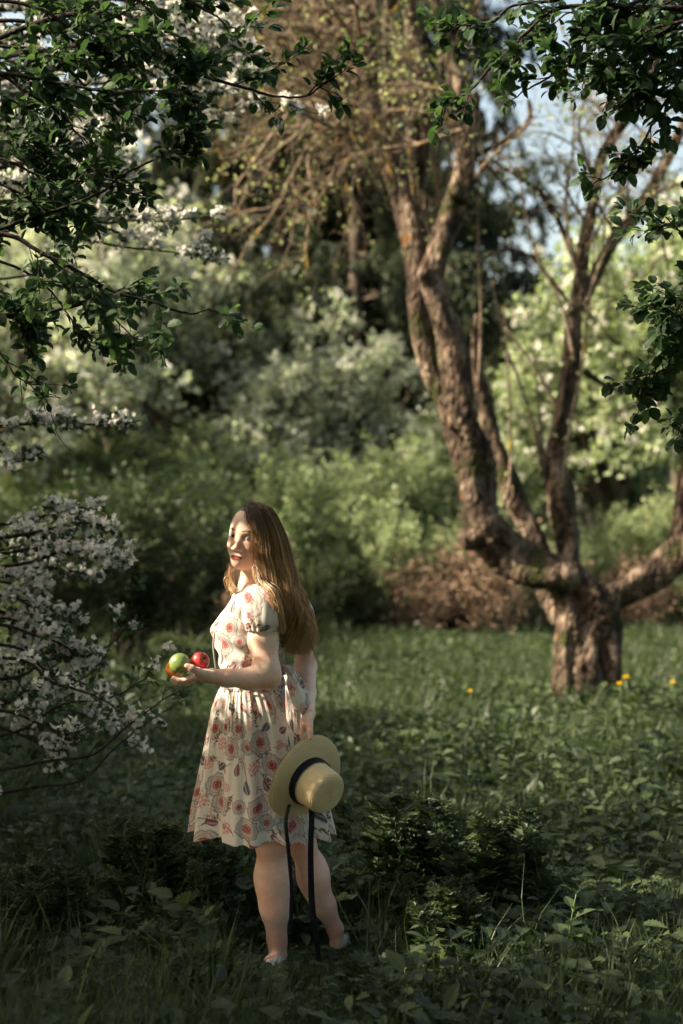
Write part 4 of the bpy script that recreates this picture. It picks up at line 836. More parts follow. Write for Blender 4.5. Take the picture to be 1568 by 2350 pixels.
rleg = chain([P(652, 1700, 5.28), P(686, 1860, 5.25), P(694, 1935, 5.24), P(718, 2010, 5.28), P(744, 2075, 5.31), P(770, 2130, 5.335)], [.072, .052, .046, .052, .040, .028], .03)
rleg += [ell(P(722, 2010, 5.29), (.044, .05, .09), .04), cone(P(770, 2130, 5.335), P(775, 2164, 5.34), .028, .024, .02)] + chain([P(775, 2162, 5.34), P(790, 2158, 5.42), P(800, 2154, 5.50)], [.024, .026, .020], .02)
body = torso + larm + rarm + lleg + rleg + lh + rh + head
def inbox(p, lo, hi, m=0.): return ((p > np.array(lo) - m) & (p < np.array(hi) + m)).all(-1)
hc = hp(-.08, 0, .0)
doms = [(hc - [.13, .13, .215], hc + [.13, .13, .145], .0019), (P(475, 1580, 4.83), P(392, 1515, 5.0), .0019), (P(682, 1725, 4.94), P(728, 1642, 5.11), .0019)]
doms = [(np.minimum(a, b_), np.maximum(a, b_), h) for a, b_, h in doms]
SK = np.array([.72, .48, .36])
bmb = MB()
def hairline(L_): return (L_[:, 0] < -.028 - .55 * np.abs(L_[:, 2] - .03) * 0 - .0) & (L_[:, 2] > -.02)
def paint(V):
    c = np.tile(SK, (len(V), 1)); g_ = np.random.default_rng(4)
    n1 = np.sin(V[:, 0] * 61 + 3 * np.sin(V[:, 2] * 37)) * np.sin(V[:, 2] * 53 + 2 * np.sin(V[:, 1] * 41)); c *= (1 + .05 * n1)[:, None]; n2 = np.sin(V[:, 0] * 23 + 2.5 * np.sin(V[:, 2] * 19 + 1)) * np.sin(V[:, 2] * 17 + 2 * np.sin(V[:, 1] * 29)); c *= 1 + np.clip(n2, -1, 1)[:, None] * np.array([.03, -.07, -.10]); c *= 1 + .05 * g_.normal(size=(len(V), 1))
    L_ = ((V - HO) @ HM.T) / HS_; f, s, u = L_.T; fr = f > -.045
    def mix(mask, col, amt=1.):
        a = np.clip(mask * amt, 0, 1)[:, None]; c[:] = c * (1 - a) + np.array(col) * a
    sm = lambda x, w_: np.clip(.5 - x / w_, 0, 1)
    for sg in (-1, 1):                                             # cheeks, shade painted into the eyelid creases
        mix(np.exp(-(((s - sg * .040) / .017) ** 2 + ((u + .036) / .015) ** 2)) * fr, (.70, .30, .22), .45)
        mix(np.exp(-(((s - sg * .031) / .018) ** 2 + ((u - .009) / .007) ** 2)) * fr, (.50, .31, .20), .45)
    mix(np.exp(-((s / .012) ** 2 + ((u + .040) / .010) ** 2)) * fr, (.72, .32, .25), .35)
    for sg in (-1, 1):
        e = s * sg - .031; al = .0053 * np.clip(1 - (e / .0150) ** 2, 0, 1) ** .7; uu = u - e * .10
        op = (np.abs(e) < .0150) & fr
        mix((op & (np.abs(uu) < al)).astype(float), (.50, .49, .46))
        ic = .0030 if sg > 0 else -.0050                    # the gaze turns towards her left
        ri = np.hypot(e - ic, uu - .0004); mix((op & (np.abs(uu) < al) & (ri < .0060)).astype(float), (.10, .16, .17)); mix((op & (np.abs(uu) < al) & (ri < .0028)).astype(float), (.004, .004, .005))
        mix((sm(np.abs(uu - al - .0003) - .0012, .0010)) * (np.abs(e) < .0158) * fr * (uu > 0), (.035, .020, .014), .95)
        mix((sm(np.abs(uu + al + .0002) - .0006, .0008)) * (np.abs(e) < .0150) * fr * (uu < 0), (.22, .11, .07), .7)
        bu_ = u - (.0215 + .0035 * (1 - ((e - .002) / .017) ** 2)); mix(sm(np.abs(bu_) - .0031 + .0006 * (e > .008), .0022) * (e > -.017) * (e < .021) * fr, (.115, .062, .035), .88)
    md = np.abs(s) < .0255
    ul = -.0695 + .0085 * np.clip(1 - (s / .0255) ** 2, 0, 1) ** .8 - .0012 * np.exp(-(s / .004) ** 2); llp = -.0695 - .0110 * np.clip(1 - (s / .0235) ** 2, 0, 1) ** .7
    mix((md & (u < ul) & (u > llp) & fr).astype(float), (.37, .10, .085)); mix((np.abs(s) < .021) * sm(np.abs(u + .0695 + .001 * (s / .02) ** 2) - .0006, .0012) * fr, (.05, .015, .012), .9)
    mix((np.abs(s) < .010) * sm(np.abs(u + .0688) - .0004, .0009) * fr, (.30, .10, .08), .3)
    for sg in (-1, 1): mix(np.exp(-(((s - sg * .0065) / .0028) ** 2 + ((u + .0475) / .0020) ** 2)) * (f > -.005), (.10, .035, .025), .9)
    hr_ = (np.hypot(f + .09, (u - .036)) < .12) & (((f < -.030 + .0 * u) & (u > .045)) | ((f < -.045) & (u > .0)) | ((f < -.085) & (u > -.055))) | ((u > .088) & (f > -.2) & (np.abs(s) < .1) & (u < .2))
    mix((hr_ & (np.linalg.norm(L_ - [-.09, 0, .03], axis=1) < .13)).astype(float), (.10, .060, .035))
    for q, r_, col in ((P(612, 1572, 4.98), .03, (.70, .34, .25)), (P(622, 1935, 5.05), .05, (.66, .33, .24)), (P(694, 1940, 5.20), .05, (.66, .33, .24)), (P(640, 2160, 5.13), .04, (.62, .30, .22)), (P(775, 2130, 5.31), .04, (.66, .30, .22)),
                       (P(399, 1560, 4.89), .02, (.76, .34, .26)), (P(712, 1690, 4.975), .012, (.76, .40, .33)), (P(700, 1670, 5.02), .02, (.66, .28, .22)), (P(430, 1528, 4.835), .010, (.74, .38, .32))):
        mix(np.exp(-(np.linalg.norm(V - q, axis=1) / r_) ** 2), col, .55)
    return c
for lo, hi, h in doms:
    F_, lo_ = evalf(body, lo, hi, h); V, Fc = surface_nets(F_, lo_, h); bmb.add(V, Fc, paint(V))
F_, lo_ = evalf(body, (-.72, 4.80, -.02), (.10, 5.58, 1.40), .0042); V, Fc = surface_nets(F_, lo_, .0042)
cen = V[Fc].mean(1); keep = np.ones(len(Fc), bool)
for lo, hi, h in doms: keep &= ~inbox(cen, lo, hi, -.008)
bmb.add(V, Fc[keep], paint(V))
person = bmb.build('person', vcol_mat('skin', .50, .35, .25, 0, (180, .12)))
tag(person, 'young woman in a floral dress looking over her shoulder, holding apples and a straw hat', 'woman')

# ------------------------------------------------------------------ printed cloth, painted at one millimetre per cell
gf = np.random.default_rng(12)
CW, CH = 1800, 1500
CAN = np.empty((CH, CW, 3)); CAN[:] = (.66, .63, .55)
def win(cx, cy_, r):
    ys_, xs_ = np.arange(int(cy_ - r), int(cy_ + r) + 1), np.arange(int(cx - r), int(cx + r) + 1)
    XX, YY = np.meshgrid(xs_ - cx, ys_ - cy_); return YY, XX, np.ix_(ys_ % CH, xs_ % CW)
def blend(ix, m_, col):
    m_ = np.clip(m_, 0, 1)[..., None]; CAN[ix] = CAN[ix] * (1 - m_) + np.array(col) * m_
def rose(cx, cy_, r, red=(.28, .035, .045)):
    YY, XX, ix = win(cx, cy_, r * 1.35); th = np.arctan2(YY, XX); d = np.hypot(XX, YY); ph = gf.uniform(0, 6, 4)
    Rr = r * (1 + .045 * np.sin(5 * th + ph[0]) + .05 * np.sin(9 * th + ph[1]) + .03 * np.sin(14 * th + ph[2])); nz = gf.random(d.shape)
    blend(ix, (d < Rr) * .85, (.58, .52, .45)); blend(ix, np.exp(-((d - Rr) / (r * .06)) ** 2) * .8, (.12, .11, .11)); blend(ix, (d < Rr) * (d > r * .6) * (nz > .55) * .55, (.18, .17, .16))
    blend(ix, np.exp(-((d - r * .72 * (1 + .08 * np.sin(4 * th + ph[2]))) / (r * .05)) ** 2) * .6, (.2, .16, .15)); blend(ix, np.clip(1.2 - d / (r * .60), 0, 1), (.52, .27, .21)); blend(ix, np.clip(1.35 - d / (r * .44), 0, 1), red)
    sp = np.sin(d / r * 20 + 2.2 * np.sin(3 * th + ph[3]) + 1.5 * np.sin(5 * th + ph[1])); blend(ix, (sp > .35) * (d < r * .5) * .7, (.13, .02, .02)); blend(ix, (sp < -.75) * (d < r * .62) * .55, (.62, .34, .28))
def mum(cx, cy_, r):
    YY, XX, ix = win(cx, cy_, r * 1.2); d = np.hypot(XX, YY); th = np.arctan2(YY, XX); a = r * .42
    blend(ix, (d < r) * .45, (.66, .42, .36)); q = np.abs(np.sin(XX / a * 2.2 + .8 * np.sin(YY / a * 2)) * np.sin(YY / a * 2.2 + .8 * np.sin(XX / a * 2)))
    blend(ix, (q < .28) * (d < r * (1 + .1 * np.sin(7 * th))) * .8, (.48, .12, .11))
def tulip(cx, cy_, r, a, col=(.035, .040, .055)):
    YY, XX, ix = win(cx, cy_, r * 2.4); u = XX * math.cos(a) + YY * math.sin(a); v = -XX * math.sin(a) + YY * math.cos(a)
    w_ = r * .55 * np.clip(1 - ((u - 0) / r) ** 2, 0, 1) ** .6 * (1 + .25 * u / r); inside = (np.abs(v) < w_)
    blend(ix, inside * .92, col); blend(ix, inside * (np.sin(v / r * 9 + u / r * 2) > .45) * .55, (.50, .47, .44)); st = np.abs(v - .12 * r * np.sin(u / r * 1.5)) < 1.6; blend(ix, st * (u < -r * .8) * (u > -r * 2.3) * .9, (.07, .075, .05))
def sprig(cx, cy_, L, a, col, bud, leaf=None, nb=9):
    x, y = cx, cy_
    for i in range(nb):
        a += gf.normal(0, .22); x2, y2 = x + math.cos(a) * L / nb, y + math.sin(a) * L / nb
        for t_ in np.linspace(0, 1, int(L / nb / 1.5) + 1):
            YY, XX, ix = win(x + (x2 - x) * t_, y + (y2 - y) * t_, 2); blend(ix, (np.hypot(XX, YY) < 1.3) * .9, col)
        for sg in (-1, 1):
            if gf.random() < .85:
                b_ = a + sg * gf.uniform(.6, 1.1); l = gf.uniform(7, 14); ex, ey = x2 + math.cos(b_) * l, y2 + math.sin(b_) * l
                if leaf is not None:
                    YY, XX, ix = win((x2 + ex) / 2, (y2 + ey) / 2, l); u = XX * math.cos(b_) + YY * math.sin(b_); v = -XX * math.sin(b_) + YY * math.cos(b_); blend(ix, (np.abs(v) < l * .26 * np.clip(1 - (u / (l * .6)) ** 2, 0, 1)) * .95, leaf)
                    if gf.random() < .3: YY, XX, ix = win(ex, ey, 6); blend(ix, (np.hypot(XX, YY) < 4.5) * .9, bud)
                else:
                    YY, XX, ix = win(ex, ey, 4); blend(ix, (np.hypot(XX, YY) < gf.uniform(1.6, 3.2)) * .85, bud)
                    YY, XX, ix = win((x2 + ex) / 2, (y2 + ey) / 2, 5); u = XX * math.cos(b_) + YY * math.sin(b_); v = -XX * math.sin(b_) + YY * math.cos(b_); blend(ix, (np.abs(v) < .8) * (np.abs(u) < l / 2) * .7, col)
        x, y = x2, y2
k = 0; cell = 74
for iy in range(CH // cell + 1):
    for ix_ in range(CW // cell + 1):
        x = ix_ * cell + (iy % 2) * cell / 2 + gf.uniform(-12, 12); y = iy * cell * .95 + gf.uniform(-12, 12)
        sprig(x + cell * .5, y + gf.uniform(-20, 20), 62, gf.uniform(0, 6.28), (.26, .15, .10), (.52, .20, .15)) if k % 2 else sprig(x + cell * .45, y + 20, 60, gf.uniform(0, 6.28), (.07, .075, .045), (.50, .05, .06), (.075, .085, .045), 6)
        j = (ix_ * 2 + iy * 3) % 7
        if j in (0, 3): rose(x, y, gf.uniform(33, 44))
        elif j == 5: rose(x, y, gf.uniform(23, 29))
        elif j in (1,): mum(x, y, gf.uniform(22, 27))
        elif j == 4: tulip(x, y, 25, gf.uniform(0, 6.28)); 
        elif j == 6: tulip(x, y, 23, gf.uniform(0, 6.28), (.16, .03, .04))
        else: mum(x, y, 18)
        k += 1
def cloth(u, v):                              # u, v in metres
    x = (u * 1000) % CW; y = (v * 1000) % CH; x0, y0 = np.floor(x).astype(int) % CW, np.floor(y).astype(int) % CH; fx, fy = (x % 1)[..., None], (y % 1)[..., None]
    x1, y1 = (x0 + 1) % CW, (y0 + 1) % CH
    return (CAN[y0, x0] * (1 - fx) + CAN[y0, x1] * fx) * (1 - fy) + (CAN[y1, x0] * (1 - fx) + CAN[y1, x1] * fx) * fy
mcloth = vcol_mat('printed_cloth', .75, .2, 0, .18, (420, .15), .25)

# dress: rings from the neckline to the hem, (dy, forward centre, forward radius, side radius)
SEC = np.array([(1356, -.004, .062, .072), (1362, -.004, .070, .100), (1372, .0, .080, .138), (1390, .0, .098, .150), (1412, .006, .118, .150), (1432, .010, .136, .150), (1455, .014, .140, .150), (1480, .012, .130, .146), (1515, .010, .118, .138),
                (1545, .010, .113, .133), (1572, .010, .118, .136), (1580, .008, .120, .140), (1620, -.002, .155, .165), (1700, -.010, .185, .172), (1760, -.012, .205, .182), (1850, -.020, .238, .200), (1930, -.028, .258, .215)])
NV, NT = 430, 900
u_ = np.linspace(0, 1, NV); dyv = np.interp(u_, [0, .45, 1], [1356, 1580, 1908]); sec = np.stack([np.interp(dyv, SEC[:, 0], SEC[:, i]) for i in (1, 2, 3)], 1)
ker = np.ones(9) / 9; sec = np.stack([np.convolve(np.pad(sec[:, i], 4, 'edge'), ker, 'valid') for i in range(3)], 1)
th = np.linspace(0, 2 * np.pi, NT, endpoint=False); TH, DY = np.meshgrid(th, dyv); ff = np.clip((DY - 1578) / 330, 0, 1)
fold = .50 * np.sin(9 * TH + .9 + 1.1 * np.sin(2 * TH + .5)) + .33 * np.sin(15 * TH + 2.1 + .8 * np.sin(3 * TH)) + .18 * np.sin(26 * TH + 1.0 + ff * 1.5)
fold = np.sign(fold) * np.abs(fold) ** .75 - .22 * np.exp(-(np.sin(5.5 * TH + 1.4 * np.sin(2 * TH + 1)) / .12) ** 2)
gath = np.sin(46 * TH + 3 * np.sin(5 * TH)) * np.exp(-((DY - 1590) / 75) ** 2) * (DY > 1576)
amp = np.where(DY > 1576, .022 + .095 * ff ** .75, 0)
bod = np.where(DY < 1578, .004 * np.sin(DY * .16 + 2.4 * np.cos(TH) + 1.3 * np.sin(3 * TH)) * np.clip((DY - 1400) / 60, 0, 1) + .0025 * np.sin(TH * 21 + DY * .05) * np.exp(-((DY - 1560) / 40) ** 2), 0)
bust = .011 * np.exp(-((DY - 1442) / 34) ** 2) * (np.exp(-((TH - .50) / .42) ** 2) + np.exp(-((TH - 2 * np.pi + .50) / .42) ** 2)) * (DY < 1580)
mul = 1 + amp * fold + .014 * gath
dn = np.exp(-((DY - 1578) / 4.5) ** 2) * .004
Rf = sec[:, 1][:, None] * mul + bod + bust - dn; Rs = sec[:, 2][:, None] * mul + bod - dn
zz = zof(DY) - .012 * ff * fold + (.01 * np.cos(TH) * (DY < 1372))
Vd = AX[None, None] + FB * (sec[:, 0][:, None] + Rf * np.cos(TH))[..., None] + SB * (Rs * np.sin(TH))[..., None]; Vd[..., 2] = zz
HC, HNV = P(700, 1789, 5.03), norm(np.array([.64, -.70, -.32]))       # the skirt is pressed back behind the hat
sd_ = (Vd - HC) @ HNV; rd_ = np.linalg.norm(Vd - HC - sd_[..., None] * HNV, axis=-1); pr_ = np.clip(sd_ + .020, 0, .04) * np.clip((.215 - rd_) / .05, 0, 1) * (DY > 1600)
Vd = Vd + pr_[..., None] * np.array([0, 1.45, 0])
Cu = np.where(DY > 1578, TH * .235, TH * .150 + .3); Cd = cloth(Cu, (DY - 1300) / 626.6 * 1.03 + np.where(DY > 1578, .05, 0))
waist = np.exp(-((DY - 1576) / 3.2) ** 2)[..., None]; Cd = Cd * (1 - .25 * waist)
dm = MB(); dm.grid(Vd, Cd, closed=True); dress = dm.build('dress', mcloth, person)
def sleeve(pts, rs, seed, uo):
    n, m_ = 90, 200; q = spline(np.array(pts), n); r = spline(np.array(rs, float)[:, None], n)[:, 0]; t_ = norm(np.gradient(q, axis=0)); a = norm(np.cross(t_, [.1, 1, .1])); b_ = np.cross(t_, a)
    th = np.linspace(0, 2 * np.pi, m_, endpoint=False); s_ = np.linspace(0, 1, n)[:, None]; g_ = np.random.default_rng(seed)
    puck = np.sin(th * 17 + 2 * np.sin(3 * th))[None] * (np.exp(-((s_ - .93) / .13) ** 2) * .045 + .012) + .035 * np.sin(th * 4 + s_ * 6 + 1)[:] * np.sin(s_ * math.pi)
    R_ = r[:, None] * (1 + puck); V_ = q[:, None] + R_[..., None] * (np.cos(th)[None, :, None] * a[:, None] + np.sin(th)[None, :, None] * b_[:, None])
    return V_, cloth(th[None] * .07 + uo + 0 * s_, s_ * .15 + .37 + 0 * th[None])
sm_ = MB(); V_, C_ = sleeve([P(583, 1364, 5.10), P(592, 1374, 5.065), P(601, 1395, 5.042), P(604, 1425, 5.032), P(604, 1440, 5.03), P(604, 1447, 5.03)], [.030, .058, .073, .074, .064, .060], 1, .62)
sm_.grid(V_, C_, closed=True); sm_.build('sleeve', mcloth, dress)
sm_ = MB(); V_, C_ = sleeve([P(630, 1368, 5.30), P(655, 1380, 5.345), P(678, 1405, 5.37), P(688, 1430, 5.39), P(692, 1446, 5.39)], [.030, .055, .066, .062, .052], 2, 1.1)
sm_.grid(V_, C_, closed=True); sm_.build('sleeve', mcloth, dress)
# sash bow at the back
bw = MB()
def puffy(pts, ra, rb, ph, uo):
    n, m_ = 60, 90; q = spline(np.array(pts), n); s_ = np.linspace(0, 1, n)[:, None]; th = np.linspace(0, 2 * np.pi, m_, endpoint=False); r1 = spline(np.array(ra, float)[:, None], n); r2 = spline(np.array(rb, float)[:, None], n)
    t_ = norm(np.gradient(q, axis=0)); a = norm(np.cross(t_, [0, 1, 0])); b_ = np.cross(t_, a); k_ = 1 + .09 * np.sin(5 * th + ph + 4 * s_) + .05 * np.sin(11 * th + 2 * ph)
    bw.grid(q[:, None] + (r1 * np.cos(th) * k_)[..., None] * a[:, None] + (r2 * np.sin(th) * k_)[..., None] * b_[:, None], cloth(th[None] * .04 + uo + 0 * s_, s_ * .18 + .9 + 0 * th[None]), closed=True)
puffy([P(650, 1540, 5.15), P(666, 1548, 5.10), P(680, 1580, 5.07), P(692, 1615, 5.04), P(699, 1640, 5.03)], [.008, .022, .030, .028, .006], [.01, .03, .034, .03, .008], 0, .2)
puffy([P(645, 1530, 5.14), P(652, 1536, 5.115), P(662, 1540, 5.11), P(670, 1550, 5.12)], [.010, .018, .018, .006], [.01, .018, .018, .006], 2, .9)
puffy([P(655, 1545, 5.12), P(664, 1590, 5.07), P(670, 1640, 5.05), P(672, 1680, 5.045)], [.006, .014, .018, .014], [.004, .006, .006, .004], 1, 1.3)
bw.build('bow', mcloth, dress)
tie = MB(); tie.tube(spline(np.array([P(493, 1450, 5.06), P(490, 1480, 5.05), P(493, 1510, 5.05), P(497, 1535, 5.06)]), 14), .0035, 5); tie.v and tie.c.append(np.tile((.35, .33, .27), (sum(len(v) for v in tie.v), 1)).astype(np.float32)); tie.build('cord', mcloth, dress)
# shoes
for nm, ft in (('l', chain([P(641, 2196, 5.17), P(626, 2212, 5.08), P(611, 2222, 5.015)], [.031, .032, .023], .02)), ('r', chain([P(777, 2164, 5.345), P(791, 2160, 5.42), P(801, 2156, 5.50)], [.028, .031, .024], .02) + [cone(P(775, 2150, 5.335), P(790, 2150, 5.39), .020, .024, .02)])):
    c_ = np.mean([q['c'] for q in ft], 0); F_, lo_ = evalf(ft, c_ - .13, c_ + .13, .004); V, Fc = surface_nets(F_, lo_, .004); q_ = MB(); q_.add(V, Fc); q_.build('shoe', plain_mat('white_leather', (.60, .60, .56), .5, .4, .08, 30), person)

# ------------------------------------------------------------------ hair
gh = np.random.default_rng(8)
T = np.array([(1157, 576, 598, 5.13, 5.22), (1161, 566, 612, 5.10, 5.26), (1167, 562, 622, 5.075, 5.28), (1180, 564, 633, 5.06, 5.29), (1200, 572, 644, 5.058, 5.29), (1225, 577, 655, 5.055, 5.29), (1250, 576, 664, 5.055, 5.28), (1280, 576, 671, 5.06, 5.27),
              (1310, 584, 679, 5.06, 5.27), (1340, 595, 688, 5.05, 5.29), (1365, 608, 696, 5.04, 5.31), (1400, 638, 705, 5.05, 5.33), (1440, 648, 714, 5.08, 5.33), (1470, 651, 715, 5.10, 5.32), (1500, 658, 700, 5.12, 5.30)])
skc, skr = hp(-.090, 0, .028), np.array((.096, .073, .087)) * HS_ * 1.045
def pushout(q):
    L_ = (q - skc) @ HM.T / skr; d = np.linalg.norm(L_, axis=1); m_ = d < 1; L_[m_] /= np.maximum(d[m_], .2)[:, None]; q = q.copy(); q[m_] = (L_[m_] * skr) @ HM + skc; return q
hmb = MB()
def strand(q, w0):
    n = len(q); t_ = norm(np.gradient(q, axis=0)); side = norm(np.cross(t_, norm(gh.normal(0, .35, 3) + [0, -1, 0]))); wv = w0 * np.sin(np.pi * np.linspace(.10, .97, n)) ** .5
    V_ = np.stack([q - side * wv[:, None] / 2, q + side * wv[:, None] / 2], 1); hmb.grid(V_)
n_ = 24; v_all = np.linspace(0, 1, n_)
NL = 150; locks = []
for i in range(NL):
    locks.append(dict(ph=-np.pi + 2 * np.pi * (i + gh.uniform(0, 1)) / NL, layer=gh.uniform(.82, 1.0) if i % 4 else gh.uniform(.4, .85), end=gh.uniform(.84, 1.02) if i % 5 else gh.uniform(.62, .86),
                      a=gh.uniform(9, 21), b=gh.uniform(20, 32), p=gh.uniform(0, 6.28), a2=gh.uniform(.008, .022), tone=gh.random()))
for i in range(11500):
    lk = locks[gh.integers(NL)]; ph = lk['ph'] + gh.normal(0, .075); ph = (ph + np.pi) % (2 * np.pi) - np.pi
    v = v_all * min(1.02, lk['end'] * gh.uniform(.93, 1.03)); dy = 1157 + v * 341; Lx, Rx, Yn, Yf = [np.interp(dy, T[:, 0], T[:, j]) for j in (1, 2, 3, 4)]
    tight = np.clip((v - .55) / .4, 0, 1) * .55; phv = ph * (1 - tight) + lk['ph'] * tight if abs(ph - lk['ph']) < 1 else np.full(n_, ph)
    cph, sph = np.cos(phv), np.sin(phv); cc = np.sign(cph) * np.abs(cph) ** .8; floor_ = np.clip((-cph - .2) / .5, 0, 1) * .93; ssn = np.sign(sph) * np.maximum(np.abs(sph) ** .55, floor_)
    layer = lk['layer'] + gh.normal(0, .035) + np.clip(v - .5, 0, 1) * gh.normal(0, .12)
    far = (sph < 0) * np.clip((-cph), 0, 1) * np.clip(1 - v * 2.5, 0, 1)      # the far side starts a little behind the forehead
    x = (Lx + Rx) / 2 + (Rx - Lx) / 2 * cc * layer + far * 26; Yy = (Yn + Yf) / 2 - (Yf - Yn) / 2 * ssn * layer
    wav = np.clip((v - .34) / .60, 0, 1.1) ** 1.2
    x = x + wav * lk['a'] * np.sin(lk['b'] * v + lk['p']) + gh.normal(0, 1.2) * v * 2.5; Yy = Yy + wav * lk['a2'] * np.cos(lk['b'] * v + lk['p']) + gh.normal(0, .002)
    q = np.stack([(x / DS - W_ / 2) / FPX * Yy, Yy, CAMZ + (HZ - dy / DS) / FPX * YW * 1.0 + gh.normal(0, .002)], 1); q = pushout(q)
    L_ = ((q - HO) @ HM.T) / HS_; bad = (L_[:, 0] > -.034) & (L_[:, 2] < .062) & (L_[:, 2] > -.10) & (L_[:, 1] < .058) & (L_[:, 1] > -.07)
    if bad[:12].sum() > 1: continue
    strand(q, gh.uniform(.0008, .0019))
for pts, k_ in (([(530, 1300, 5.20), (527, 1322, 5.19), (532, 1345, 5.18), (541, 1362, 5.15)], 60), ([(536, 1305, 5.20), (522, 1320, 5.2), (521, 1338, 5.2), (526, 1352, 5.2)], 22),
                ([(583, 1300, 5.09), (590, 1325, 5.06), (602, 1350, 5.03), (618, 1368, 4.995), (634, 1390, 4.98)], 90), ([(590, 1310, 5.08), (603, 1340, 5.03), (625, 1360, 4.99), (640, 1400, 4.985), (648, 1450, 5.0)], 120),
                ([(584, 1158, 5.17), (574, 1161, 5.15), (563, 1167, 5.13)], 16), ([(580, 1157, 5.13), (570, 1164, 5.10), (570, 1180, 5.075), (580, 1207, 5.055)], 70), ([(580, 1154, 5.2), (568, 1156, 5.2), (560, 1160, 5.2)], 10), ([(574, 1163, 5.085), (581, 1190, 5.055), (588, 1230, 5.045), (586, 1290, 5.05)], 50)):
    q0 = spline(PL(pts), 12)
    for i in range(k_): strand(pushout(q0 + gh.normal(0, .0045, 3) + np.cumsum(gh.normal(0, .0018, (12, 3)), 0)), gh.uniform(.0010, .0022))
for i in range(380):                                              # flyaway hairs
    j = gh.integers(3, len(T) - 1); e = T[j]; sd = gh.choice([1, 2], p=[.15, .85]); x0 = e[sd]; d = 1 if sd == 2 else -1; Y0 = 5.17
    q0 = spline(PL([(x0 - 6 * d, e[0], Y0), (x0 + gh.uniform(1, 8) * d, e[0] + 22, Y0), (x0 + gh.uniform(2, 18) * d, e[0] + gh.uniform(36, 60), Y0 + gh.normal(0, .02))]), 8); strand(q0, .0008)
m, t, out = mat_new('brown_hair'); N = t.nodes.new; Lk = t.links.new
geo = N('ShaderNodeNewGeometry'); b = N('ShaderNodeBsdfPrincipled'); b.inputs['Roughness'].default_value = .38; b.inputs['Specular IOR Level'].default_value = .55
col = ramp(t, [(0, (.17, .092, .040)), (.35, (.34, .20, .088)), (.75, (.58, .37, .18)), (1, (.82, .62, .36))], geo.outputs['Random Per Island'])
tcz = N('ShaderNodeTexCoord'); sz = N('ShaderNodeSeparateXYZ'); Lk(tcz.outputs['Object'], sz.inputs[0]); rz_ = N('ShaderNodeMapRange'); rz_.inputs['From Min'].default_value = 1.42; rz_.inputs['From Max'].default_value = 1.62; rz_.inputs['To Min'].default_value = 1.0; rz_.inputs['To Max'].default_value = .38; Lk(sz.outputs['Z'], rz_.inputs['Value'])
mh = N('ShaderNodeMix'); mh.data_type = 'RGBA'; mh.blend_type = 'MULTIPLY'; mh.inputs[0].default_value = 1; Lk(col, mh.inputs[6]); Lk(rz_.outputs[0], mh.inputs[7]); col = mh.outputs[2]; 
Lk(col, b.inputs['Base Color']); tr_ = N('ShaderNodeBsdfTranslucent'); Lk(col, tr_.inputs[0]); ms = N('ShaderNodeMixShader'); ms.inputs[0].default_value = .5; Lk(b.outputs[0], ms.inputs[1]); Lk(tr_.outputs[0], ms.inputs[2]); Lk(ms.outputs[0], out.inputs[0])
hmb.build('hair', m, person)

# ------------------------------------------------------------------ hat
hn = norm(np.array([.64, -.70, -.32])); hx = norm(np.cross([0, 0, 1], hn)); hy = np.cross(hn, hx)
prof = spline(np.array([(.0001, .112), (.030, .1135), (.056, .112), (.068, .104), (.0715, .090), (.074, .05), (.078, .018), (.082, .004), (.096, .0), (.122, -.003), (.142, -.010), (.151, -.018)]), 300)
arc = np.concatenate([[0], np.cumsum(np.linalg.norm(np.diff(prof, axis=0), axis=1))]); th = np.linspace(0, 2 * np.pi, 420, endpoint=False)
nn_ = norm(np.stack([np.gradient(prof[:, 1]), -np.gradient(prof[:, 0])], 1)) * -1
rip = .0017 * np.abs(np.sin(arc / .0052 * np.pi))[:, None] + .0004 * np.sin(th * 130 + (arc / .0052).astype(int)[:, None] * 2.2)
rr_ = prof[:, 0][:, None] + nn_[:, 0][:, None] * rip; zz_ = prof[:, 1][:, None] + nn_[:, 1][:, None] * rip
warp = np.clip((prof[:, 0] - .085) / .07, 0, 1)[:, None]; zz_ = zz_ + warp * .010 * np.cos(2 * th + .6)
Vh = np.stack([rr_ * np.cos(th), rr_ * np.sin(th), zz_], -1) * 1.05
tone = .66 + .42 * np.abs(np.sin(arc / .0052 * np.pi))[:, None] + .10 * np.sin(th * 130 + (arc / .0052).astype(int)[:, None] * 2.2) + .06 * np.random.default_rng(2).normal(size=(300, 420))
Ch = np.clip(tone, .3, 1.3)[..., None] * np.array([.60, .49, .28])
hb = MB(); hb.grid(Vh, Ch, closed=True); under = Vh.copy(); under[..., 2] -= .0030; hb.grid(under[:, ::-1], Ch * .9, closed=True)
hat = hb.build('straw_hat', vcol_mat('straw', .65, .3)); hm_ = Matrix((hx, hy, hn)).transposed().to_4x4(); hm_.translation = Vector(P(707, 1789, 5.03)); hat.matrix_world = hm_
tag(hat, 'straw boater hat with a dark navy band, hanging upside from the lowered hand of the woman', 'hat')
hat['label'] = 'pale straw hat with a navy ribbon band, hanging from the lowered hand of the woman'
rb = MB(); hh_ = np.linspace(0, 1, 8); prr = np.stack([np.interp(hh_ * .030, [0, .02, .03], [.0825, .0808, .0796]) + .0022, .003 + hh_ * .028], 1)
rb.grid(np.stack([prr[:, 0][:, None] * np.cos(th), prr[:, 0][:, None] * np.sin(th), prr[:, 1][:, None] + 0 * th], -1) * 1.05 + [0, 0, .001], closed=True)
mrib = plain_mat('navy_ribbon', (.003, .004, .009), .7, .25, .3, 60)
rb.build('ribbon_band', mrib, hat)
inv = np.array(hm_.inverted())
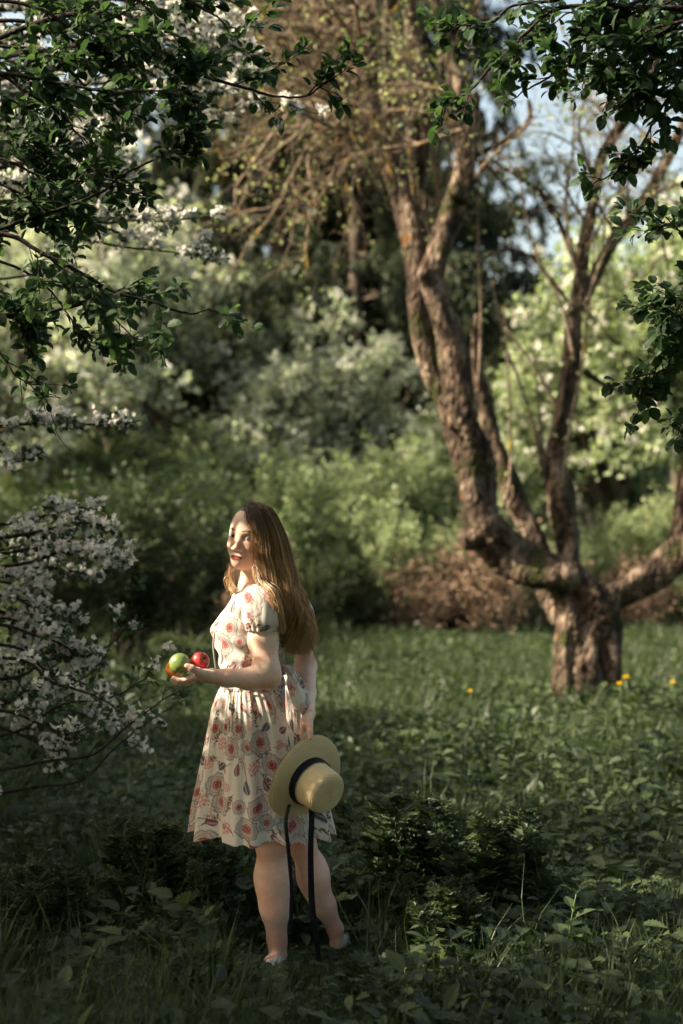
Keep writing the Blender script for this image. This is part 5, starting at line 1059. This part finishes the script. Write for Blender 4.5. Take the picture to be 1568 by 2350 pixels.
def tail(pts, w_, name='ribbon_tail'):
    q = spline(PL(pts), 40); t_ = norm(np.gradient(q, axis=0)); tw_ = .55 * np.sin(np.linspace(0, 5, 40) + w_ * 300); sd = np.stack([np.cos(tw_), np.sin(tw_), 0 * tw_], 1); sd = norm(sd - (sd * t_).sum(1, keepdims=True) * t_); nv = np.cross(t_, sd)
    a = np.linspace(-1, 1, 7); V_ = q[:, None] + sd[:, None] * (a * w_ / 2)[None, :, None] + nv[:, None] * (.0015 * np.cos(a * 2.5))[None, :, None]; V2 = V_ - nv[:, None] * .0007
    mb_ = MB(); mb_.grid((np.concatenate([V_, np.ones(V_.shape[:2] + (1,))], -1) @ inv.T)[..., :3]); mb_.grid((np.concatenate([V2, np.ones(V_.shape[:2] + (1,))], -1) @ inv.T)[:, ::-1, :3]); mb_.build(name, mrib, hat)
tail([(664, 1845, 4.97), (656, 1885, 4.945), (662, 1945, 4.95), (670, 2030, 4.98), (669, 2080, 4.99), (668, 2140, 5.0)], .014)
tail([(716, 1850, 5.01), (716, 1885, 4.98), (714, 1950, 4.99), (715, 2040, 5.03), (720, 2110, 5.05), (727, 2165, 5.07), (731, 2205, 5.09)], .022)

# ------------------------------------------------------------------ apples
def apple(name, c, r, axis, col, label, squash=.93):
    m, t, out = mat_new(name + '_skin'); N = t.nodes.new; Lk = t.links.new
    a_ = N('ShaderNodeVertexColor'); a_.layer_name = 'Col'; b = N('ShaderNodeBsdfPrincipled'); b.inputs['Roughness'].default_value = .38; b.inputs['Coat Weight'].default_value = .15; Lk(a_.outputs[0], b.inputs['Base Color']); Lk(b.outputs[0], out.inputs[0])
    n, k_ = 70, 96; ph = np.linspace(0, np.pi, n)[:, None]; th = np.linspace(0, 2 * np.pi, k_, endpoint=False)[None]
    R_ = r * (1 + .05 * np.cos(2 * ph)) * (1 - .42 * np.exp(-(ph / .30) ** 2) - .30 * np.exp(-((np.pi - ph) / .28) ** 2)) * (1 + .02 * np.cos(5 * th) * (ph > 1.8)); taper = 1 - .09 * (1 - np.cos(ph)) / 2 * 1.2
    X_ = R_ * np.sin(ph) * np.cos(th) * 1.04 * taper; Y_ = R_ * np.sin(ph) * np.sin(th) * 1.04 * taper; Z2 = R_ * np.cos(ph) * squash + 0 * th
    V_ = np.stack([X_ + 0 * Z2, Y_ + 0 * Z2, Z2], -1); g_ = np.random.default_rng(3); u = .5 + .28 * np.sin(th * 2 + 1.3 + .8 * np.sin(2 * ph)) + .18 * np.sin(9 * th + 2 * np.sin(4 * ph)) + .04 * g_.normal(size=(n, k_)); u = np.clip(u, 0, 1)[..., None]
    C_ = np.array(col[0]) * (1 - u) + np.array(col[1]) * u; e = (np.exp(-(ph / .32) ** 2) + np.exp(-((np.pi - ph) / .22) ** 2) + 0 * th)[..., None]; C_ = C_ * (1 - .7 * e) + np.array(col[2]) * .7 * e
    mb_ = MB(); mb_.grid(V_[:, ::-1], C_[:, ::-1], closed=True); o = mb_.build(name, m); o.location = c; o.rotation_euler = Vector(axis).to_track_quat('Z', 'Y').to_euler(); tag(o, label, 'apple', 'apples held by the woman')
    st = MB(); st.tube([[0, 0, r * .55], [.002, 0, r * .8], [.004, .001, r * 1.0]], [.0016, .0013, .0016], 6); st.build('stem', M['bark_dark'], o)
apple('apple', P(413, 1524, 4.885), .0385, (-.35, .55, .75), [(.13, .19, .045), (.19, .25, .065), (.10, .12, .04)], 'pale green apple in front, under the thumb of the woman')
apple('apple', P(402, 1537, 4.955), .034, (-.5, .6, .5), [(.72, .32, .03), (.72, .20, .03), (.3, .2, .05)], 'orange apple lying lowest on the fingers behind the green apple')
apple('apple', P(459, 1518, 4.915), .0345, (.62, -.62, .45), [(.48, .02, .025), (.60, .06, .05), (.55, .22, .05)], 'bright red apple resting in the palm nearest the dress')
